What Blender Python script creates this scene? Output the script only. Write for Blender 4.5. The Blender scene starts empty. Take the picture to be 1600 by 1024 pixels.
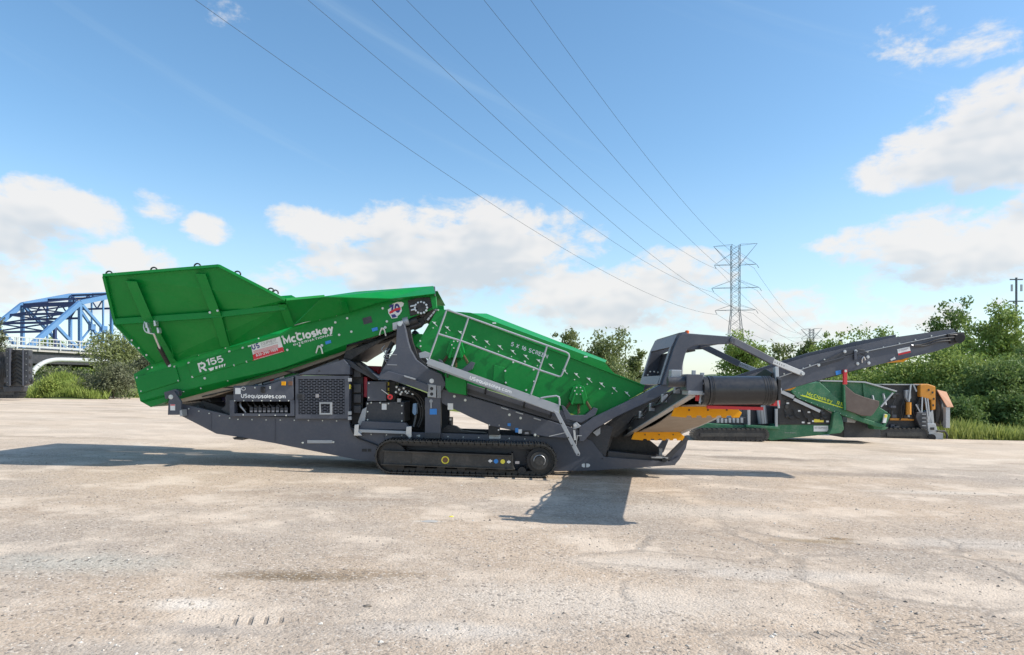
import bpy, bmesh, math, random
from mathutils import Vector, Matrix, noise
R = math.radians
random.seed(7)
scn = bpy.context.scene
COL = scn.collection

# ------------------------------------------------------------------ camera, sky, sun, exposure
F = 1067.0            # focal length in pixels of the 1600 px wide photograph
CAMH = 1.75           # eye height above the yard at x = 0
HOR = 600.0           # eye level row
Y0 = 12.70            # distance to the near track of the machine
TILT = 0.0285         # the yard falls away to the right
cam_d = bpy.data.cameras.new('camera')
cam = bpy.data.objects.new('camera', cam_d); COL.objects.link(cam)
cam.location = (0, 0, CAMH); cam.rotation_euler = (R(90), 0, 0)
cam_d.sensor_width = 36.0; cam_d.lens = 36.0 * F / 1600.0
cam_d.shift_y = (HOR - 512.0) / 1600.0
cam_d.clip_start = 0.1; cam_d.clip_end = 9000
scn.camera = cam

SUN_EL, SUN_FRONT = R(41), R(8)      # sun stands to the right, a little in front of the machine
sun_dir = Vector((math.cos(SUN_EL) * math.cos(SUN_FRONT), -math.cos(SUN_EL) * math.sin(SUN_FRONT), math.sin(SUN_EL)))
sl = bpy.data.lights.new('sun', 'SUN'); sl.energy = 4.5; sl.angle = R(0.53); sl.color = (1.0, 0.95, 0.87)
so = bpy.data.objects.new('sun', sl); COL.objects.link(so)
so.rotation_euler = sun_dir.to_track_quat('Z', 'Y').to_euler()
so.location = (30, -5, 40)

scn.view_settings.view_transform = 'Standard'; scn.view_settings.look = 'None'
scn.view_settings.exposure = 0.38; scn.view_settings.gamma = 1.0
scn.render.engine = 'CYCLES'
scn.cycles.max_bounces = 5; scn.cycles.transparent_max_bounces = 4
try:
    scn.cycles.use_denoising = True
except Exception:
    pass

# ---- node helpers
class NT:
    def __init__(s, tree): s.t = tree; s.n = tree.nodes; s.l = tree.links
    def node(s, typ, **kw):
        n = s.n.new(typ)
        for k, v in kw.items(): setattr(n, k, v)
        return n
    def put(s, sock, v):
        if isinstance(v, bpy.types.NodeSocket): s.l.new(v, sock)
        elif v is not None: sock.default_value = v
    def m(s, op, a, b=None, c=None, clamp=False):
        n = s.node('ShaderNodeMath', operation=op, use_clamp=clamp)
        s.put(n.inputs[0], a); s.put(n.inputs[1], b)
        if c is not None: s.put(n.inputs[2], c)
        return n.outputs[0]
    def mix(s, f, a, b):
        n = s.node('ShaderNodeMix', data_type='RGBA')
        s.put(n.inputs[0], f); s.put(n.inputs[6], a); s.put(n.inputs[7], b)
        return n.outputs[2]
    def ramp(s, v, lo, hi, a=0.0, b=1.0, smooth=True):
        n = s.node('ShaderNodeMapRange', interpolation_type='SMOOTHSTEP' if smooth else 'LINEAR')
        s.put(n.inputs[0], v); n.inputs[1].default_value = lo; n.inputs[2].default_value = hi
        n.inputs[3].default_value = a; n.inputs[4].default_value = b
        return n.outputs[0]
    def noise(s, vec, scale, detail=4, rough=0.55, dist=0.0):
        n = s.node('ShaderNodeTexNoise'); s.put(n.inputs['Vector'], vec)
        n.inputs['Scale'].default_value = scale; n.inputs['Detail'].default_value = detail
        n.inputs['Roughness'].default_value = rough; n.inputs['Distortion'].default_value = dist
        return n.outputs[0]
    def comb(s, x, y, z=0.0):
        n = s.node('ShaderNodeCombineXYZ'); s.put(n.inputs[0], x); s.put(n.inputs[1], y); s.put(n.inputs[2], z)
        return n.outputs[0]

# ---- world: Nishita sky with cumulus clouds laid out by azimuth and elevation
world = bpy.data.worlds.new('World'); scn.world = world; world.use_nodes = True
w = NT(world.node_tree); w.n.clear()
world.cycles.sampling_method = 'MANUAL'; world.cycles.sample_map_resolution = 256
sky = w.node('ShaderNodeTexSky', sky_type='NISHITA', sun_disc=False)
sky.sun_elevation = SUN_EL
sky.sun_rotation = math.atan2(sun_dir.x, sun_dir.y)
sky.altitude = 200; sky.air_density = 1.0; sky.dust_density = 0.6; sky.ozone_density = 1.2

def azel(px, py):
    a = math.atan2(px - 800, F)
    return a, math.atan2((HOR - py) * math.cos(a), F)
# px, py, half width, half height, weight
CLOUDS = [(50, 328, 120, 42, 1.0), (130, 335, 80, 36, .95), (0, 380, 80, 20, .75), (205, 408, 62, 32, .95), (90, 450, 160, 48, .62), (-40, 440, 130, 60, .8),
          (320, 357, 34, 20, .75), (238, 322, 42, 24, .5), (470, 350, 55, 22, .85), (520, 368, 80, 30, .85), (690, 395, 205, 58, 1.05), (790, 380, 120, 45, .95), (850, 440, 60, 40, .7), (560, 410, 90, 40, .9),
          (425, 440, 45, 28, .7), (930, 478, 210, 42, .78), (1080, 425, 95, 40, .82), (940, 445, 48, 20, .5), (1180, 500, 160, 50, .62), (760, 470, 110, 34, .4),
          (1430, 262, 95, 30, .9), (1450, 225, 75, 40, .9), (1560, 195, 130, 62, 1.05), (1500, 222, 105, 52, .95), (1645, 215, 110, 66, 1.0), (1570, 260, 120, 30, .8),
          (1430, 380, 140, 36, 1.0), (1540, 385, 150, 50, 1.0), (1610, 345, 80, 38, .85), (1325, 386, 60, 16, .7), (1470, 345, 70, 24, .8), (1520, 425, 150, 26, .7), (1400, 500, 120, 22, .5), (1560, 470, 90, 20, .6),
          (1510, 74, 52, 16, .16), (1400, 95, 26, 32, .12), (352, 40, 20, 18, .1)]
def cloud_group(name, clouds, detail):
    grp = bpy.data.node_groups.new(name, 'ShaderNodeTree')
    grp.interface.new_socket('az', in_out='INPUT', socket_type='NodeSocketFloat')
    grp.interface.new_socket('el', in_out='INPUT', socket_type='NodeSocketFloat')
    grp.interface.new_socket('density', in_out='OUTPUT', socket_type='NodeSocketFloat')
    g = NT(grp); gi = g.node('NodeGroupInput'); go = g.node('NodeGroupOutput')
    AZ, EL = gi.outputs[0], gi.outputs[1]
    vec = g.comb(AZ, g.m('MULTIPLY', EL, 1.7), 0.3)
    P2 = g.comb(AZ, EL, 0.0)
    acc = None
    for px, py, hw, hh, wt in clouds:
        a, e = azel(px, py)
        sa, se = hw / F * math.cos(a) ** 2 * 1.18, hh / F * math.cos(a) * 1.25
        vm = g.node('ShaderNodeVectorMath', operation='MULTIPLY_ADD'); g.put(vm.inputs[0], P2)
        vm.inputs[1].default_value = (1 / sa, 1 / se, 0); vm.inputs[2].default_value = (-a / sa, -e / se, 0)
        vd = g.node('ShaderNodeVectorMath', operation='DOT_PRODUCT'); g.put(vd.inputs[0], vm.outputs[0]); g.put(vd.inputs[1], vm.outputs[0])
        v = g.m('MULTIPLY_ADD', vd.outputs['Value'], -wt, wt)
        acc = v if acc is None else g.m('SMOOTH_MAX', acc, v, 0.25)
    # the rest of the sky, out of the picture, carries the same kind of scattered cumulus
    outside = g.ramp(g.m('ABSOLUTE', AZ), 0.72, 0.95)
    band = g.m('MULTIPLY', g.ramp(EL, 0.0, 0.1), g.ramp(EL, 0.62, 0.3))
    gen = g.m('MULTIPLY', g.m('MULTIPLY_ADD', g.noise(vec, 2.3, 2, .5), 4.2, -1.8), g.m('MULTIPLY', outside, band))
    acc = g.m('MAXIMUM', acc, g.m('SUBTRACT', gen, g.m('MULTIPLY_ADD', g.m('MULTIPLY', outside, band), -2.0, 2.15)))
    acc = g.m('MAXIMUM', acc, -1.7)
    fine = g.noise(vec, 15.0, detail, .63, .2)
    big = g.noise(vec, 5.0, 4, .5)
    n = g.m('MULTIPLY_ADD', g.m('SUBTRACT', fine, .5), 3.1, g.m('MULTIPLY', g.m('SUBTRACT', big, .5), 1.5))
    field = g.m('ADD', acc, n)
    g.put(go.inputs[0], field)
    return grp
grp_full = cloud_group('cloud_field', CLOUDS, 8)
grp_soft = cloud_group('cloud_shade', [c for c in CLOUDS if c[2] * c[3] * c[4] > 3000], 2)

tc = w.node('ShaderNodeTexCoord')
sep = w.node('ShaderNodeSeparateXYZ'); w.put(sep.inputs[0], tc.outputs['Generated'])
az = w.m('ARCTAN2', sep.outputs[0], sep.outputs[1])
el = w.m('ARCSINE', sep.outputs[2])
def field_at(grp, da, de):
    n = w.node('ShaderNodeGroup'); n.node_tree = grp
    w.put(n.inputs[0], w.m('ADD', az, da)); w.put(n.inputs[1], w.m('ADD', el, de))
    return n.outputs[0]
f0 = field_at(grp_full, 0, 0); f1 = field_at(grp_soft, 0.012, 0.034)
dens = w.ramp(f0, -0.06, 0.72)
dens = w.m('MULTIPLY', dens, w.ramp(el, -0.01, 0.03))
shade = w.m('MULTIPLY', w.ramp(f1, 0.05, 1.5), 0.9)
# thin cirrus and the milky lower air
cv = w.comb(w.m('ADD', w.m('MULTIPLY', az, 1.2), w.m('MULTIPLY', el, 1.9)), w.m('MULTIPLY_ADD', el, 9.0, w.m('MULTIPLY', az, 3.6)), 0.0)
cir = w.m('MULTIPLY', w.ramp(w.noise(cv, 1.6, 5, .6), .52, .85), 0.26)
thin = w.m('MULTIPLY', w.ramp(el, 0.34, 0.0), 0.44)
hs_n = w.node('ShaderNodeHueSaturation'); hs_n.inputs['Hue'].default_value = .493; hs_n.inputs['Saturation'].default_value = 1.16; hs_n.inputs['Value'].default_value = 1.24; w.put(hs_n.inputs['Color'], sky.outputs[0])
skyc = w.mix(w.m('MAXIMUM', cir, thin), hs_n.outputs[0], (3.7, 4.75, 5.4, 1))
cloudc = w.mix(shade, (5.35, 5.25, 5.15, 1), (3.7, 4.05, 4.4, 1))
final = w.mix(w.m('MULTIPLY', dens, 0.93), skyc, cloudc)
bg = w.node('ShaderNodeBackground'); w.put(bg.inputs[0], final); bg.inputs[1].default_value = 0.13
wo = w.node('ShaderNodeOutputWorld'); w.put(wo.inputs[0], bg.outputs[0])

# ------------------------------------------------------------------ materials
MAT = {}
def paint(name, c, rough=.4, metal=0.0, var=.12, dust=.10, dustc=(.36, .31, .25), nscale=3.0, bump=.04, spec=.5):
    m = bpy.data.materials.new(name); m.use_nodes = True
    t = NT(m.node_tree); p = t.n['Principled BSDF']
    co = t.node('ShaderNodeTexCoord').outputs['Object']
    n1 = t.noise(co, nscale, 5, .6); n2 = t.noise(co, nscale * 9, 4, .6)
    dark = tuple(x * (1 - var) for x in c) + (1,); lite = tuple(min(1, x * (1 + var)) for x in c) + (1,)
    col = t.mix(n1, dark, lite)
    col = t.mix(t.m('MULTIPLY', t.ramp(t.m('MULTIPLY_ADD', n2, .5, t.m('MULTIPLY', n1, .5)), .42, .68), dust), col, dustc + (1,))
    t.put(p.inputs['Base Color'], col)
    t.put(p.inputs['Roughness'], t.m('MULTIPLY_ADD', n2, .25, rough - .1))
    p.inputs['Metallic'].default_value = metal
    p.inputs['Specular IOR Level'].default_value = spec
    if bump:
        b = t.node('ShaderNodeBump'); b.inputs['Strength'].default_value = bump; b.inputs['Distance'].default_value = .02
        t.put(b.inputs['Height'], t.noise(co, 2.2, 3, .5)); t.put(p.inputs['Normal'], b.outputs[0])
    MAT[name] = m
    return m
paint('green_paint', (.0, .222, .034), .38, dust=.035, var=.18, bump=.16, nscale=1.6, spec=.32)
paint('old_green_paint', (.02, .15, .065), .5, dust=.25, var=.25)
paint('grey_paint', (.072, .079, .102), .38, dust=.08, var=.14, bump=.08)
paint('dark_grey_paint', (.038, .041, .05), .45, dust=.10)
paint('black_steel', (.018, .018, .020), .5, dust=.10)
paint('track_steel', (.055, .055, .055), .34, metal=.6, dust=.10, dustc=(.30, .26, .21))
paint('track_frame_paint', (.034, .034, .034), .42, dust=.14)
paint('galvanised', (.40, .415, .43), .42, metal=.35, dust=.10, nscale=8)
paint('bright_steel', (.60, .61, .62), .32, metal=.7, dust=.05)
paint('zinc_bolt', (.66, .68, .64), .35, metal=.35, dust=0)
paint('black_rubber', (.016, .016, .017), .5, dust=.12, spec=.4)
paint('drum_rubber', (.02, .02, .022), .30, dust=.03, spec=.6, bump=.02)
paint('dusty_belt', (.30, .25, .20), .8, dust=.5, dustc=(.42, .36, .30), nscale=5)
paint('yellow_paint', (.84, .37, .004), .45, dust=.03, spec=.3)
paint('orange_paint', (.62, .25, .02), .5, dust=.3, dustc=(.12, .10, .08), nscale=6)
paint('red_paint', (.62, .035, .045), .45, dust=.06)
paint('pink_red_paint', (.62, .05, .09), .45, dust=.05)
paint('white_decal', (.80, .80, .78), .4, dust=.04, bump=0)
paint('red_decal', (.66, .022, .035), .4, dust=.03, bump=0)
paint('navy_decal', (.03, .03, .20), .4, dust=.03, bump=0)
paint('blue_decal', (.03, .24, .66), .4, dust=.03, bump=0)
paint('sky_blue_decal', (.30, .48, .70), .4, dust=.03, bump=0)
paint('grey_decal', (.35, .33, .33), .4, dust=.03, bump=0)
paint('yellow_decal', (.85, .72, .07), .4, dust=.04, bump=0)
paint('lime_decal', (.62, .72, .03), .5, dust=.12, bump=0)
paint('rust', (.17, .085, .05), .85, dust=.4, dustc=(.20, .16, .12), var=.3, nscale=4)
paint('rusty_sheet', (.50, .26, .15), .8, dust=.3, var=.2)
paint('brown_rubber', (.13, .10, .085), .85, dust=.35, dustc=(.2, .17, .14), nscale=4)
paint('purple_panel', (.12, .11, .30), .4, dust=.05)
paint('bridge_blue', (.095, .225, .43), .55, dust=.08, var=.12, nscale=.4)
paint('bridge_dark_blue', (.02, .04, .12), .6, dust=.05, nscale=.4)
paint('white_rail', (.46, .48, .48), .55, dust=.12, nscale=.5)
paint('concrete', (.40, .385, .36), .9, dust=.3, nscale=.6)
paint('pylon_steel', (.13, .145, .17), .6, metal=.2, dust=.02, nscale=.5)
paint('wire', (.035, .038, .045), .6, dust=0, nscale=.1, bump=0)
paint('hose_rubber', (.012, .012, .013), .45, dust=.06)
paint('bark', (.11, .085, .06), .95, dust=.2, var=.3, nscale=6)
paint('tan_pebble', (.16, .135, .11), .95, dust=.3, var=.35, nscale=25, bump=0)
def lens(name, c):
    m = bpy.data.materials.new(name); m.use_nodes = True
    p = m.node_tree.nodes['Principled BSDF']; p.inputs['Base Color'].default_value = c + (1,); p.inputs['Roughness'].default_value = .2
    p.inputs['Transmission Weight'].default_value = .25
    MAT[name] = m
paint('recess_shade_black', (.004, .004, .004), .9, dust=0, spec=.1, bump=0)  # near-black backing colour that stands in for the shade of deep recesses
lens('amber_lens', (.95, .16, .02))

def leafmat(name, c1, c2, c3):
    m = bpy.data.materials.new(name); m.use_nodes = True
    t = NT(m.node_tree); p = t.n['Principled BSDF']; out = t.n['Material Output']
    geo = t.node('ShaderNodeNewGeometry'); co = t.node('ShaderNodeTexCoord').outputs['Object']
    r = geo.outputs['Random Per Island']
    col = t.mix(r, c1 + (1,), c2 + (1,))
    col = t.mix(t.m('MULTIPLY', t.ramp(t.noise(co, .9, 3, .5), .42, .68), .75), col, c3 + (1,))
    t.put(p.inputs['Base Color'], col); p.inputs['Roughness'].default_value = .65
    p.inputs['Specular IOR Level'].default_value = .3
    tr = t.node('ShaderNodeBsdfTranslucent'); t.put(tr.inputs[0], col)
    mx = t.node('ShaderNodeMixShader'); mx.inputs[0].default_value = .32
    t.put(mx.inputs[1], p.outputs[0]); t.put(mx.inputs[2], tr.outputs[0]); t.put(out.inputs[0], mx.outputs[0])
    MAT[name] = m
leafmat('leaf_mid', (.14, .22, .05), (.27, .36, .09), (.36, .42, .12))
leafmat('leaf_dark', (.09, .155, .045), (.17, .245, .075), (.25, .32, .095))
leafmat('leaf_sage', (.15, .185, .07), (.25, .275, .115), (.23, .27, .085))
leafmat('leaf_grey', (.11, .125, .07), (.20, .21, .13), (.16, .18, .085))
leafmat('grass', (.19, .26, .05), (.34, .39, .10), (.26, .34, .07))
leafmat('tall_grass', (.22, .27, .06), (.36, .39, .12), (.28, .34, .08))

# ---- the yard: packed gravel, stains, cracked hard pan, tyre marks
def w2(px, py):            # a point of the yard surface seen at that pixel
    h = HOR + TILT * (px - 800)
    Y = CAMH * F / (py - h)
    return (px - 800) / F * Y, Y
def ground_material():
    m = bpy.data.materials.new('packed_gravel'); m.use_nodes = True
    t = NT(m.node_tree); p = t.n['Principled BSDF']
    co = t.node('ShaderNodeTexCoord').outputs['Object']
    s = t.node('ShaderNodeSeparateXYZ'); t.put(s.inputs[0], co); X, Y = s.outputs[0], s.outputs[1]
    n_big = t.noise(co, .22, 5, .6); n_mid = t.noise(co, .75, 5, .6); n_sm = t.noise(co, 4.5, 6, .65)
    stretch = t.comb(t.m('MULTIPLY', X, .20), t.m('MULTIPLY_ADD', n_mid, 1.3, t.m('MULTIPLY_ADD', X, .05, t.m('MULTIPLY', Y, .62))))
    n_str = t.noise(stretch, 1.0, 6, .68)
    grit = t.noise(co, 38, 5, .7); fine = t.noise(co, 120, 3, .7)
    vor = t.node('ShaderNodeTexVoronoi'); t.put(vor.inputs['Vector'], co); vor.inputs['Scale'].default_value = 46
    stone_v = t.node('ShaderNodeSeparateColor'); t.put(stone_v.inputs[0], vor.outputs['Color'])
    tan, grey, pale, brown = (.475, .37, .275, 1), (.39, .325, .265, 1), (.63, .525, .42, 1), (.28, .20, .135, 1)
    col = t.mix(t.ramp(n_big, .36, .62), grey, tan)
    col = t.mix(t.m('MULTIPLY', t.ramp(t.m('MULTIPLY_ADD', t.m('SUBTRACT', n_sm, .5), .35, n_mid), .47, .66), .8), col, pale)
    col = t.mix(t.m('MULTIPLY', t.ramp(n_str, .52, .72), .55), col, brown)
    # the dusty back of the yard is paler and smoother
    back = t.ramp(Y, 13.5, 19.0)
    col = t.mix(t.m('MULTIPLY', back, .55), col, (.60, .495, .385, 1))
    XY = t.comb(X, Y, 0.0); nz_ = t.m('MULTIPLY_ADD', t.m('SUBTRACT', n_sm, .5), .9, t.m('MULTIPLY', t.m('SUBTRACT', n_mid, .5), 1.2))
    strk = t.m('MULTIPLY', t.ramp(n_str, .50, .66), t.ramp(Y, 11.5, 15.0)); col = t.mix(t.m('MULTIPLY', strk, .6), col, (.33, .265, .20, 1))
    col = t.mix(t.m('MULTIPLY', t.m('MULTIPLY', t.ramp(n_str, .44, .34), t.ramp(Y, 11.5, 15.0)), .5), col, (.66, .58, .48, 1))
    def blob(px, py, rx, ry, soft=.9, nz=.9):
        cx, cy = w2(px, py)
        vm = t.node('ShaderNodeVectorMath', operation='MULTIPLY_ADD'); t.put(vm.inputs[0], XY)
        vm.inputs[1].default_value = (1 / rx, 1 / ry, 0); vm.inputs[2].default_value = (-cx / rx, -cy / ry, 0)
        vl = t.node('ShaderNodeVectorMath', operation='LENGTH'); t.put(vl.inputs[0], vm.outputs[0])
        d = t.m('ADD', vl.outputs['Value'], nz_)
        return t.ramp(d, 1.0, 1.0 - soft)
    for px, py, rx, ry, c, k in [
            (460, 902, .85, .20, (.20, .145, .09, 1), .95), (570, 896, .9, .16, (.28, .205, .135, 1), .7),
            (300, 945, .55, .24, (.70, .62, .53, 1), .85), (330, 985, .75, .22, (.27, .24, .215, 1), .75),
            (1270, 846, .75, .18, (.29, .215, .13, 1), .85), (1310, 842, .28, .13, (.22, .15, .08, 1), .9),
            (120, 880, 1.6, .5, (.42, .42, .37, 1), .5), (930, 940, 2.2, .8, (.62, .55, .47, 1), .5),
            (1100, 800, 2.5, .8, (.60, .55, .49, 1), .45), (1000, 880, 1.2, .45, (.63, .56, .48, 1), .5), (1250, 900, 1.6, .35, (.62, .56, .49, 1), .45),
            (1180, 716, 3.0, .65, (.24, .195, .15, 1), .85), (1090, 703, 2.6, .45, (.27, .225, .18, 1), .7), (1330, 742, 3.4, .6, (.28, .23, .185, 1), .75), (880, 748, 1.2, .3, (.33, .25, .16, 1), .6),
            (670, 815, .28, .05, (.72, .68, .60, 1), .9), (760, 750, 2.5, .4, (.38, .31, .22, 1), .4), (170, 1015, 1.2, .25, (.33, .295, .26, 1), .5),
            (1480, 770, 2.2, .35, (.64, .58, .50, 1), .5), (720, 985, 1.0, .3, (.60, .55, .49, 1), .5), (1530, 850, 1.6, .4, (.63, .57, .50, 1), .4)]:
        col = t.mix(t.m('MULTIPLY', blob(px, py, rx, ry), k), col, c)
    # hard pan plates with gravel-filled seams
    vc = t.node('ShaderNodeTexVoronoi', feature='DISTANCE_TO_EDGE')
    t.put(vc.inputs['Vector'], t.comb(t.m('MULTIPLY_ADD', n_mid, .9, X), t.m('MULTIPLY_ADD', n_sm, .16, t.m('MULTIPLY', Y, 1.15)))); vc.inputs['Scale'].default_value = .62
    seam = t.m('MULTIPLY', t.ramp(vc.outputs['Distance'], .05, .006), t.m('MULTIPLY', t.ramp(X, -.6, 1.6), t.ramp(Y, 10.5, 8.0)))
    seam = t.m('MULTIPLY', seam, t.ramp(n_mid, .38, .52))
    col = t.mix(t.m('MULTIPLY', seam, .5), col, (.27, .225, .185, 1))
    # loose grit: light and dark stones, thinning out in patches
    patch = t.ramp(n_mid, .66, .40, .25, 1.0)
    near = t.ramp(Y, 30, 9, .15, 1.0)
    gk = t.m('MULTIPLY', patch, near)
    col = t.mix(t.m('MULTIPLY', t.ramp(grit, .53, .66), t.m('MULTIPLY', gk, .45)), col, (.19, .155, .125, 1))
    col = t.mix(t.m('MULTIPLY', t.ramp(stone_v.outputs[0], .80, .90), t.m('MULTIPLY', gk, .42)), col, (.72, .64, .55, 1))
    col = t.mix(t.m('MULTIPLY', t.ramp(stone_v.outputs[1], .86, .93), t.m('MULTIPLY', gk, .65)), col, (.15, .13, .115, 1))
    col = t.mix(t.m('MULTIPLY', t.ramp(fine, .5, .7), .25), col, (.25, .22, .19, 1))
    # tyre cleat prints near the lower right corner
    def tread(px, py, rx, ry, ang, freq, rowf):
        cx, cy = w2(px, py)
        c, sn = math.cos(ang), math.sin(ang)
        u = t.m('MULTIPLY_ADD', X, c, t.m('MULTIPLY', Y, sn)); v = t.m('MULTIPLY_ADD', X, -sn, t.m('MULTIPLY', Y, c))
        a = t.m('SINE', t.m('MULTIPLY', u, freq)); b = t.m('SINE', t.m('MULTIPLY_ADD', v, rowf, t.m('MULTIPLY', n_mid, 3)))
        pat = t.m('MULTIPLY', t.ramp(a, .45, .85), t.ramp(b, -.1, .5))
        return t.m('MULTIPLY', t.m('MULTIPLY', pat, blob(px, py, rx, ry, .6, .9)), t.ramp(n_sm, .36, .5))
    tr = t.m('MAXIMUM', tread(1480, 985, .85, .35, 1.9, 78, 20), tread(1310, 1000, .35, .3, .35, 80, 26))
    tr = t.m('MAXIMUM', tr, tread(400, 972, .45, .16, .25, 60, 12))
    tr = t.m('MAXIMUM', tr, tread(150, 880, .9, .16, .1, 55, 14))
    col = t.mix(t.m('MULTIPLY', tr, .75), col, (.19, .16, .135, 1))
    # beyond the yard: rough grass
    edge = t.m('SUBTRACT', Y, t.m('MULTIPLY_ADD', X, -.42, 39.5))
    gmask = t.ramp(t.m('MULTIPLY_ADD', t.m('SUBTRACT', n_mid, .5), 4.0, edge), -.4, .8)
    col = t.mix(gmask, col, t.mix(n_mid, (.10, .14, .035, 1), (.20, .23, .07, 1)))
    wm = t.node('ShaderNodeVectorMath', operation='MULTIPLY'); t.put(wm.inputs[0], col); wm.inputs[1].default_value = (1.045, 1.04, 1.03); col = wm.outputs[0]
    t.put(p.inputs['Base Color'], col); p.inputs['Roughness'].default_value = .95; p.inputs['Specular IOR Level'].default_value = .15
    b = t.node('ShaderNodeBump'); b.inputs['Strength'].default_value = .8; b.inputs['Distance'].default_value = .014
    hgt = t.m('MULTIPLY_ADD', n_sm, 1.6, t.m('MULTIPLY_ADD', grit, .9, t.m('MULTIPLY', vor.outputs['Distance'], -.5)))
    hgt = t.m('MULTIPLY_ADD', tr, -1.2, t.m('MULTIPLY_ADD', seam, -.9, hgt))
    t.put(b.inputs['Height'], hgt); t.put(p.inputs['Normal'], b.outputs[0])
    MAT['packed_gravel'] = m
ground_material()
def simple_noise_mat(name, a, b, scale, rough=.95):
    m = bpy.data.materials.new(name); m.use_nodes = True
    t = NT(m.node_tree); p = t.n['Principled BSDF']
    co = t.node('ShaderNodeTexCoord').outputs['Object']
    t.put(p.inputs['Base Color'], t.mix(t.noise(co, scale, 6, .65), a + (1,), b + (1,)))
    p.inputs['Roughness'].default_value = rough; MAT[name] = m
simple_noise_mat('far_wood', (.05, .085, .05), (.12, .15, .085), .12)

# ------------------------------------------------------------------ mesh helpers
def tag(o, label=None, cat=None, group=None, kind=None):
    if label: o['label'] = label
    if cat: o['category'] = cat
    if group: o['group'] = group
    if kind: o['kind'] = kind
    return o
def link(name, me, mat, parent=None, label=None):
    o = bpy.data.objects.new(name, me); COL.objects.link(o)
    if mat is not None and not me.materials: me.materials.append(MAT[mat])
    if parent is not None: o.parent = parent
    if label: o['label'] = label
    return o
def from_bm(name, bm, mat, parent=None, smooth=False, bevel=0.0, label=None):
    bmesh.ops.recalc_face_normals(bm, faces=bm.faces)
    me = bpy.data.meshes.new(name); bm.to_mesh(me); bm.free()
    if smooth:
        for p in me.polygons: p.use_smooth = True
    o = link(name, me, mat, parent, label)
    if bevel:
        md = o.modifiers.new('edge', 'BEVEL'); md.width = bevel; md.segments = 2; md.limit_method = 'ANGLE'; md.angle_limit = R(40)
        md.harden_normals = False
    return o
def from_py(name, v, f, mat, parent=None, smooth=False, label=None, fix=True):
    me = bpy.data.meshes.new(name); me.from_pydata(v, [], f)
    if fix:
        bm = bmesh.new(); bm.from_mesh(me); bmesh.ops.recalc_face_normals(bm, faces=bm.faces); bm.to_mesh(me); bm.free()
    if smooth:
        for p in me.polygons: p.use_smooth = True
    return link(name, me, mat, parent, label)
def empty(name, loc, rot=(0, 0, 0)):
    o = bpy.data.objects.new(name, None); COL.objects.link(o); o.location = loc; o.rotation_euler = rot; o.empty_display_size = .3
    return o
# bmesh adders
def a_box(bm, p0, p1):
    x0, y0, z0 = p0; x1, y1, z1 = p1
    v = [bm.verts.new(q) for q in ((x0, y0, z0), (x1, y0, z0), (x1, y1, z0), (x0, y1, z0), (x0, y0, z1), (x1, y0, z1), (x1, y1, z1), (x0, y1, z1))]
    for f in ((0, 1, 2, 3), (4, 5, 6, 7), (0, 1, 5, 4), (1, 2, 6, 5), (2, 3, 7, 6), (3, 0, 4, 7)): bm.faces.new([v[i] for i in f])
def frame_of(d, up=None):
    d = d.normalized(); up = Vector(up) if up is not None else Vector((0, 0, 1))
    if abs(d.dot(up)) > .98: up = Vector((1, 0, 0)) if abs(d.x) < .9 else Vector((0, 1, 0))
    s = d.cross(up).normalized(); u = s.cross(d).normalized()
    return s, u
def a_bar(bm, a, b, w_, h_, up=None):
    a, b = Vector(a), Vector(b); s, u = frame_of(b - a, up)
    ring = [s * w_ / 2 + u * h_ / 2, -s * w_ / 2 + u * h_ / 2, -s * w_ / 2 - u * h_ / 2, s * w_ / 2 - u * h_ / 2]
    A = [bm.verts.new(a + r) for r in ring]; B = [bm.verts.new(b + r) for r in ring]
    bm.faces.new(A); bm.faces.new(B[::-1])
    for i in range(4): bm.faces.new((A[i], A[(i + 1) % 4], B[(i + 1) % 4], B[i]))
def a_tube(bm, pts, r, n=8, cap=True):
    pts = [Vector(p) for p in pts]; rings = []
    rr = r if isinstance(r, (list, tuple)) else [r] * len(pts)
    prev = None
    for i, p in enumerate(pts):
        d = (pts[min(i + 1, len(pts) - 1)] - pts[max(i - 1, 0)])
        if prev is None: s, u = frame_of(d)
        else:
            d = d.normalized(); s = (prev - d * prev.dot(d)).normalized(); u = s.cross(d)
        prev = s
        rings.append([bm.verts.new(p + (s * math.cos(2 * math.pi * k / n) + u * math.sin(2 * math.pi * k / n)) * rr[i]) for k in range(n)])
    for a, b in zip(rings, rings[1:]):
        for k in range(n): bm.faces.new((a[k], a[(k + 1) % n], b[(k + 1) % n], b[k]))
    if cap and n > 2: bm.faces.new(rings[0][::-1]); bm.faces.new(rings[-1])
def smooth_pts(pts, it=2):
    pts = [Vector(p) for p in pts]
    for _ in range(it):
        q = [pts[0]]
        for a, b in zip(pts, pts[1:]): q += [a * .75 + b * .25, a * .25 + b * .75]
        q.append(pts[-1]); pts = q
    return pts
def auto(o, ang=35):
    me = o.data
    for p in me.polygons: p.use_smooth = True
    try: me.set_sharp_from_angle(angle=R(ang))
    except Exception: pass
    return o
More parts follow.
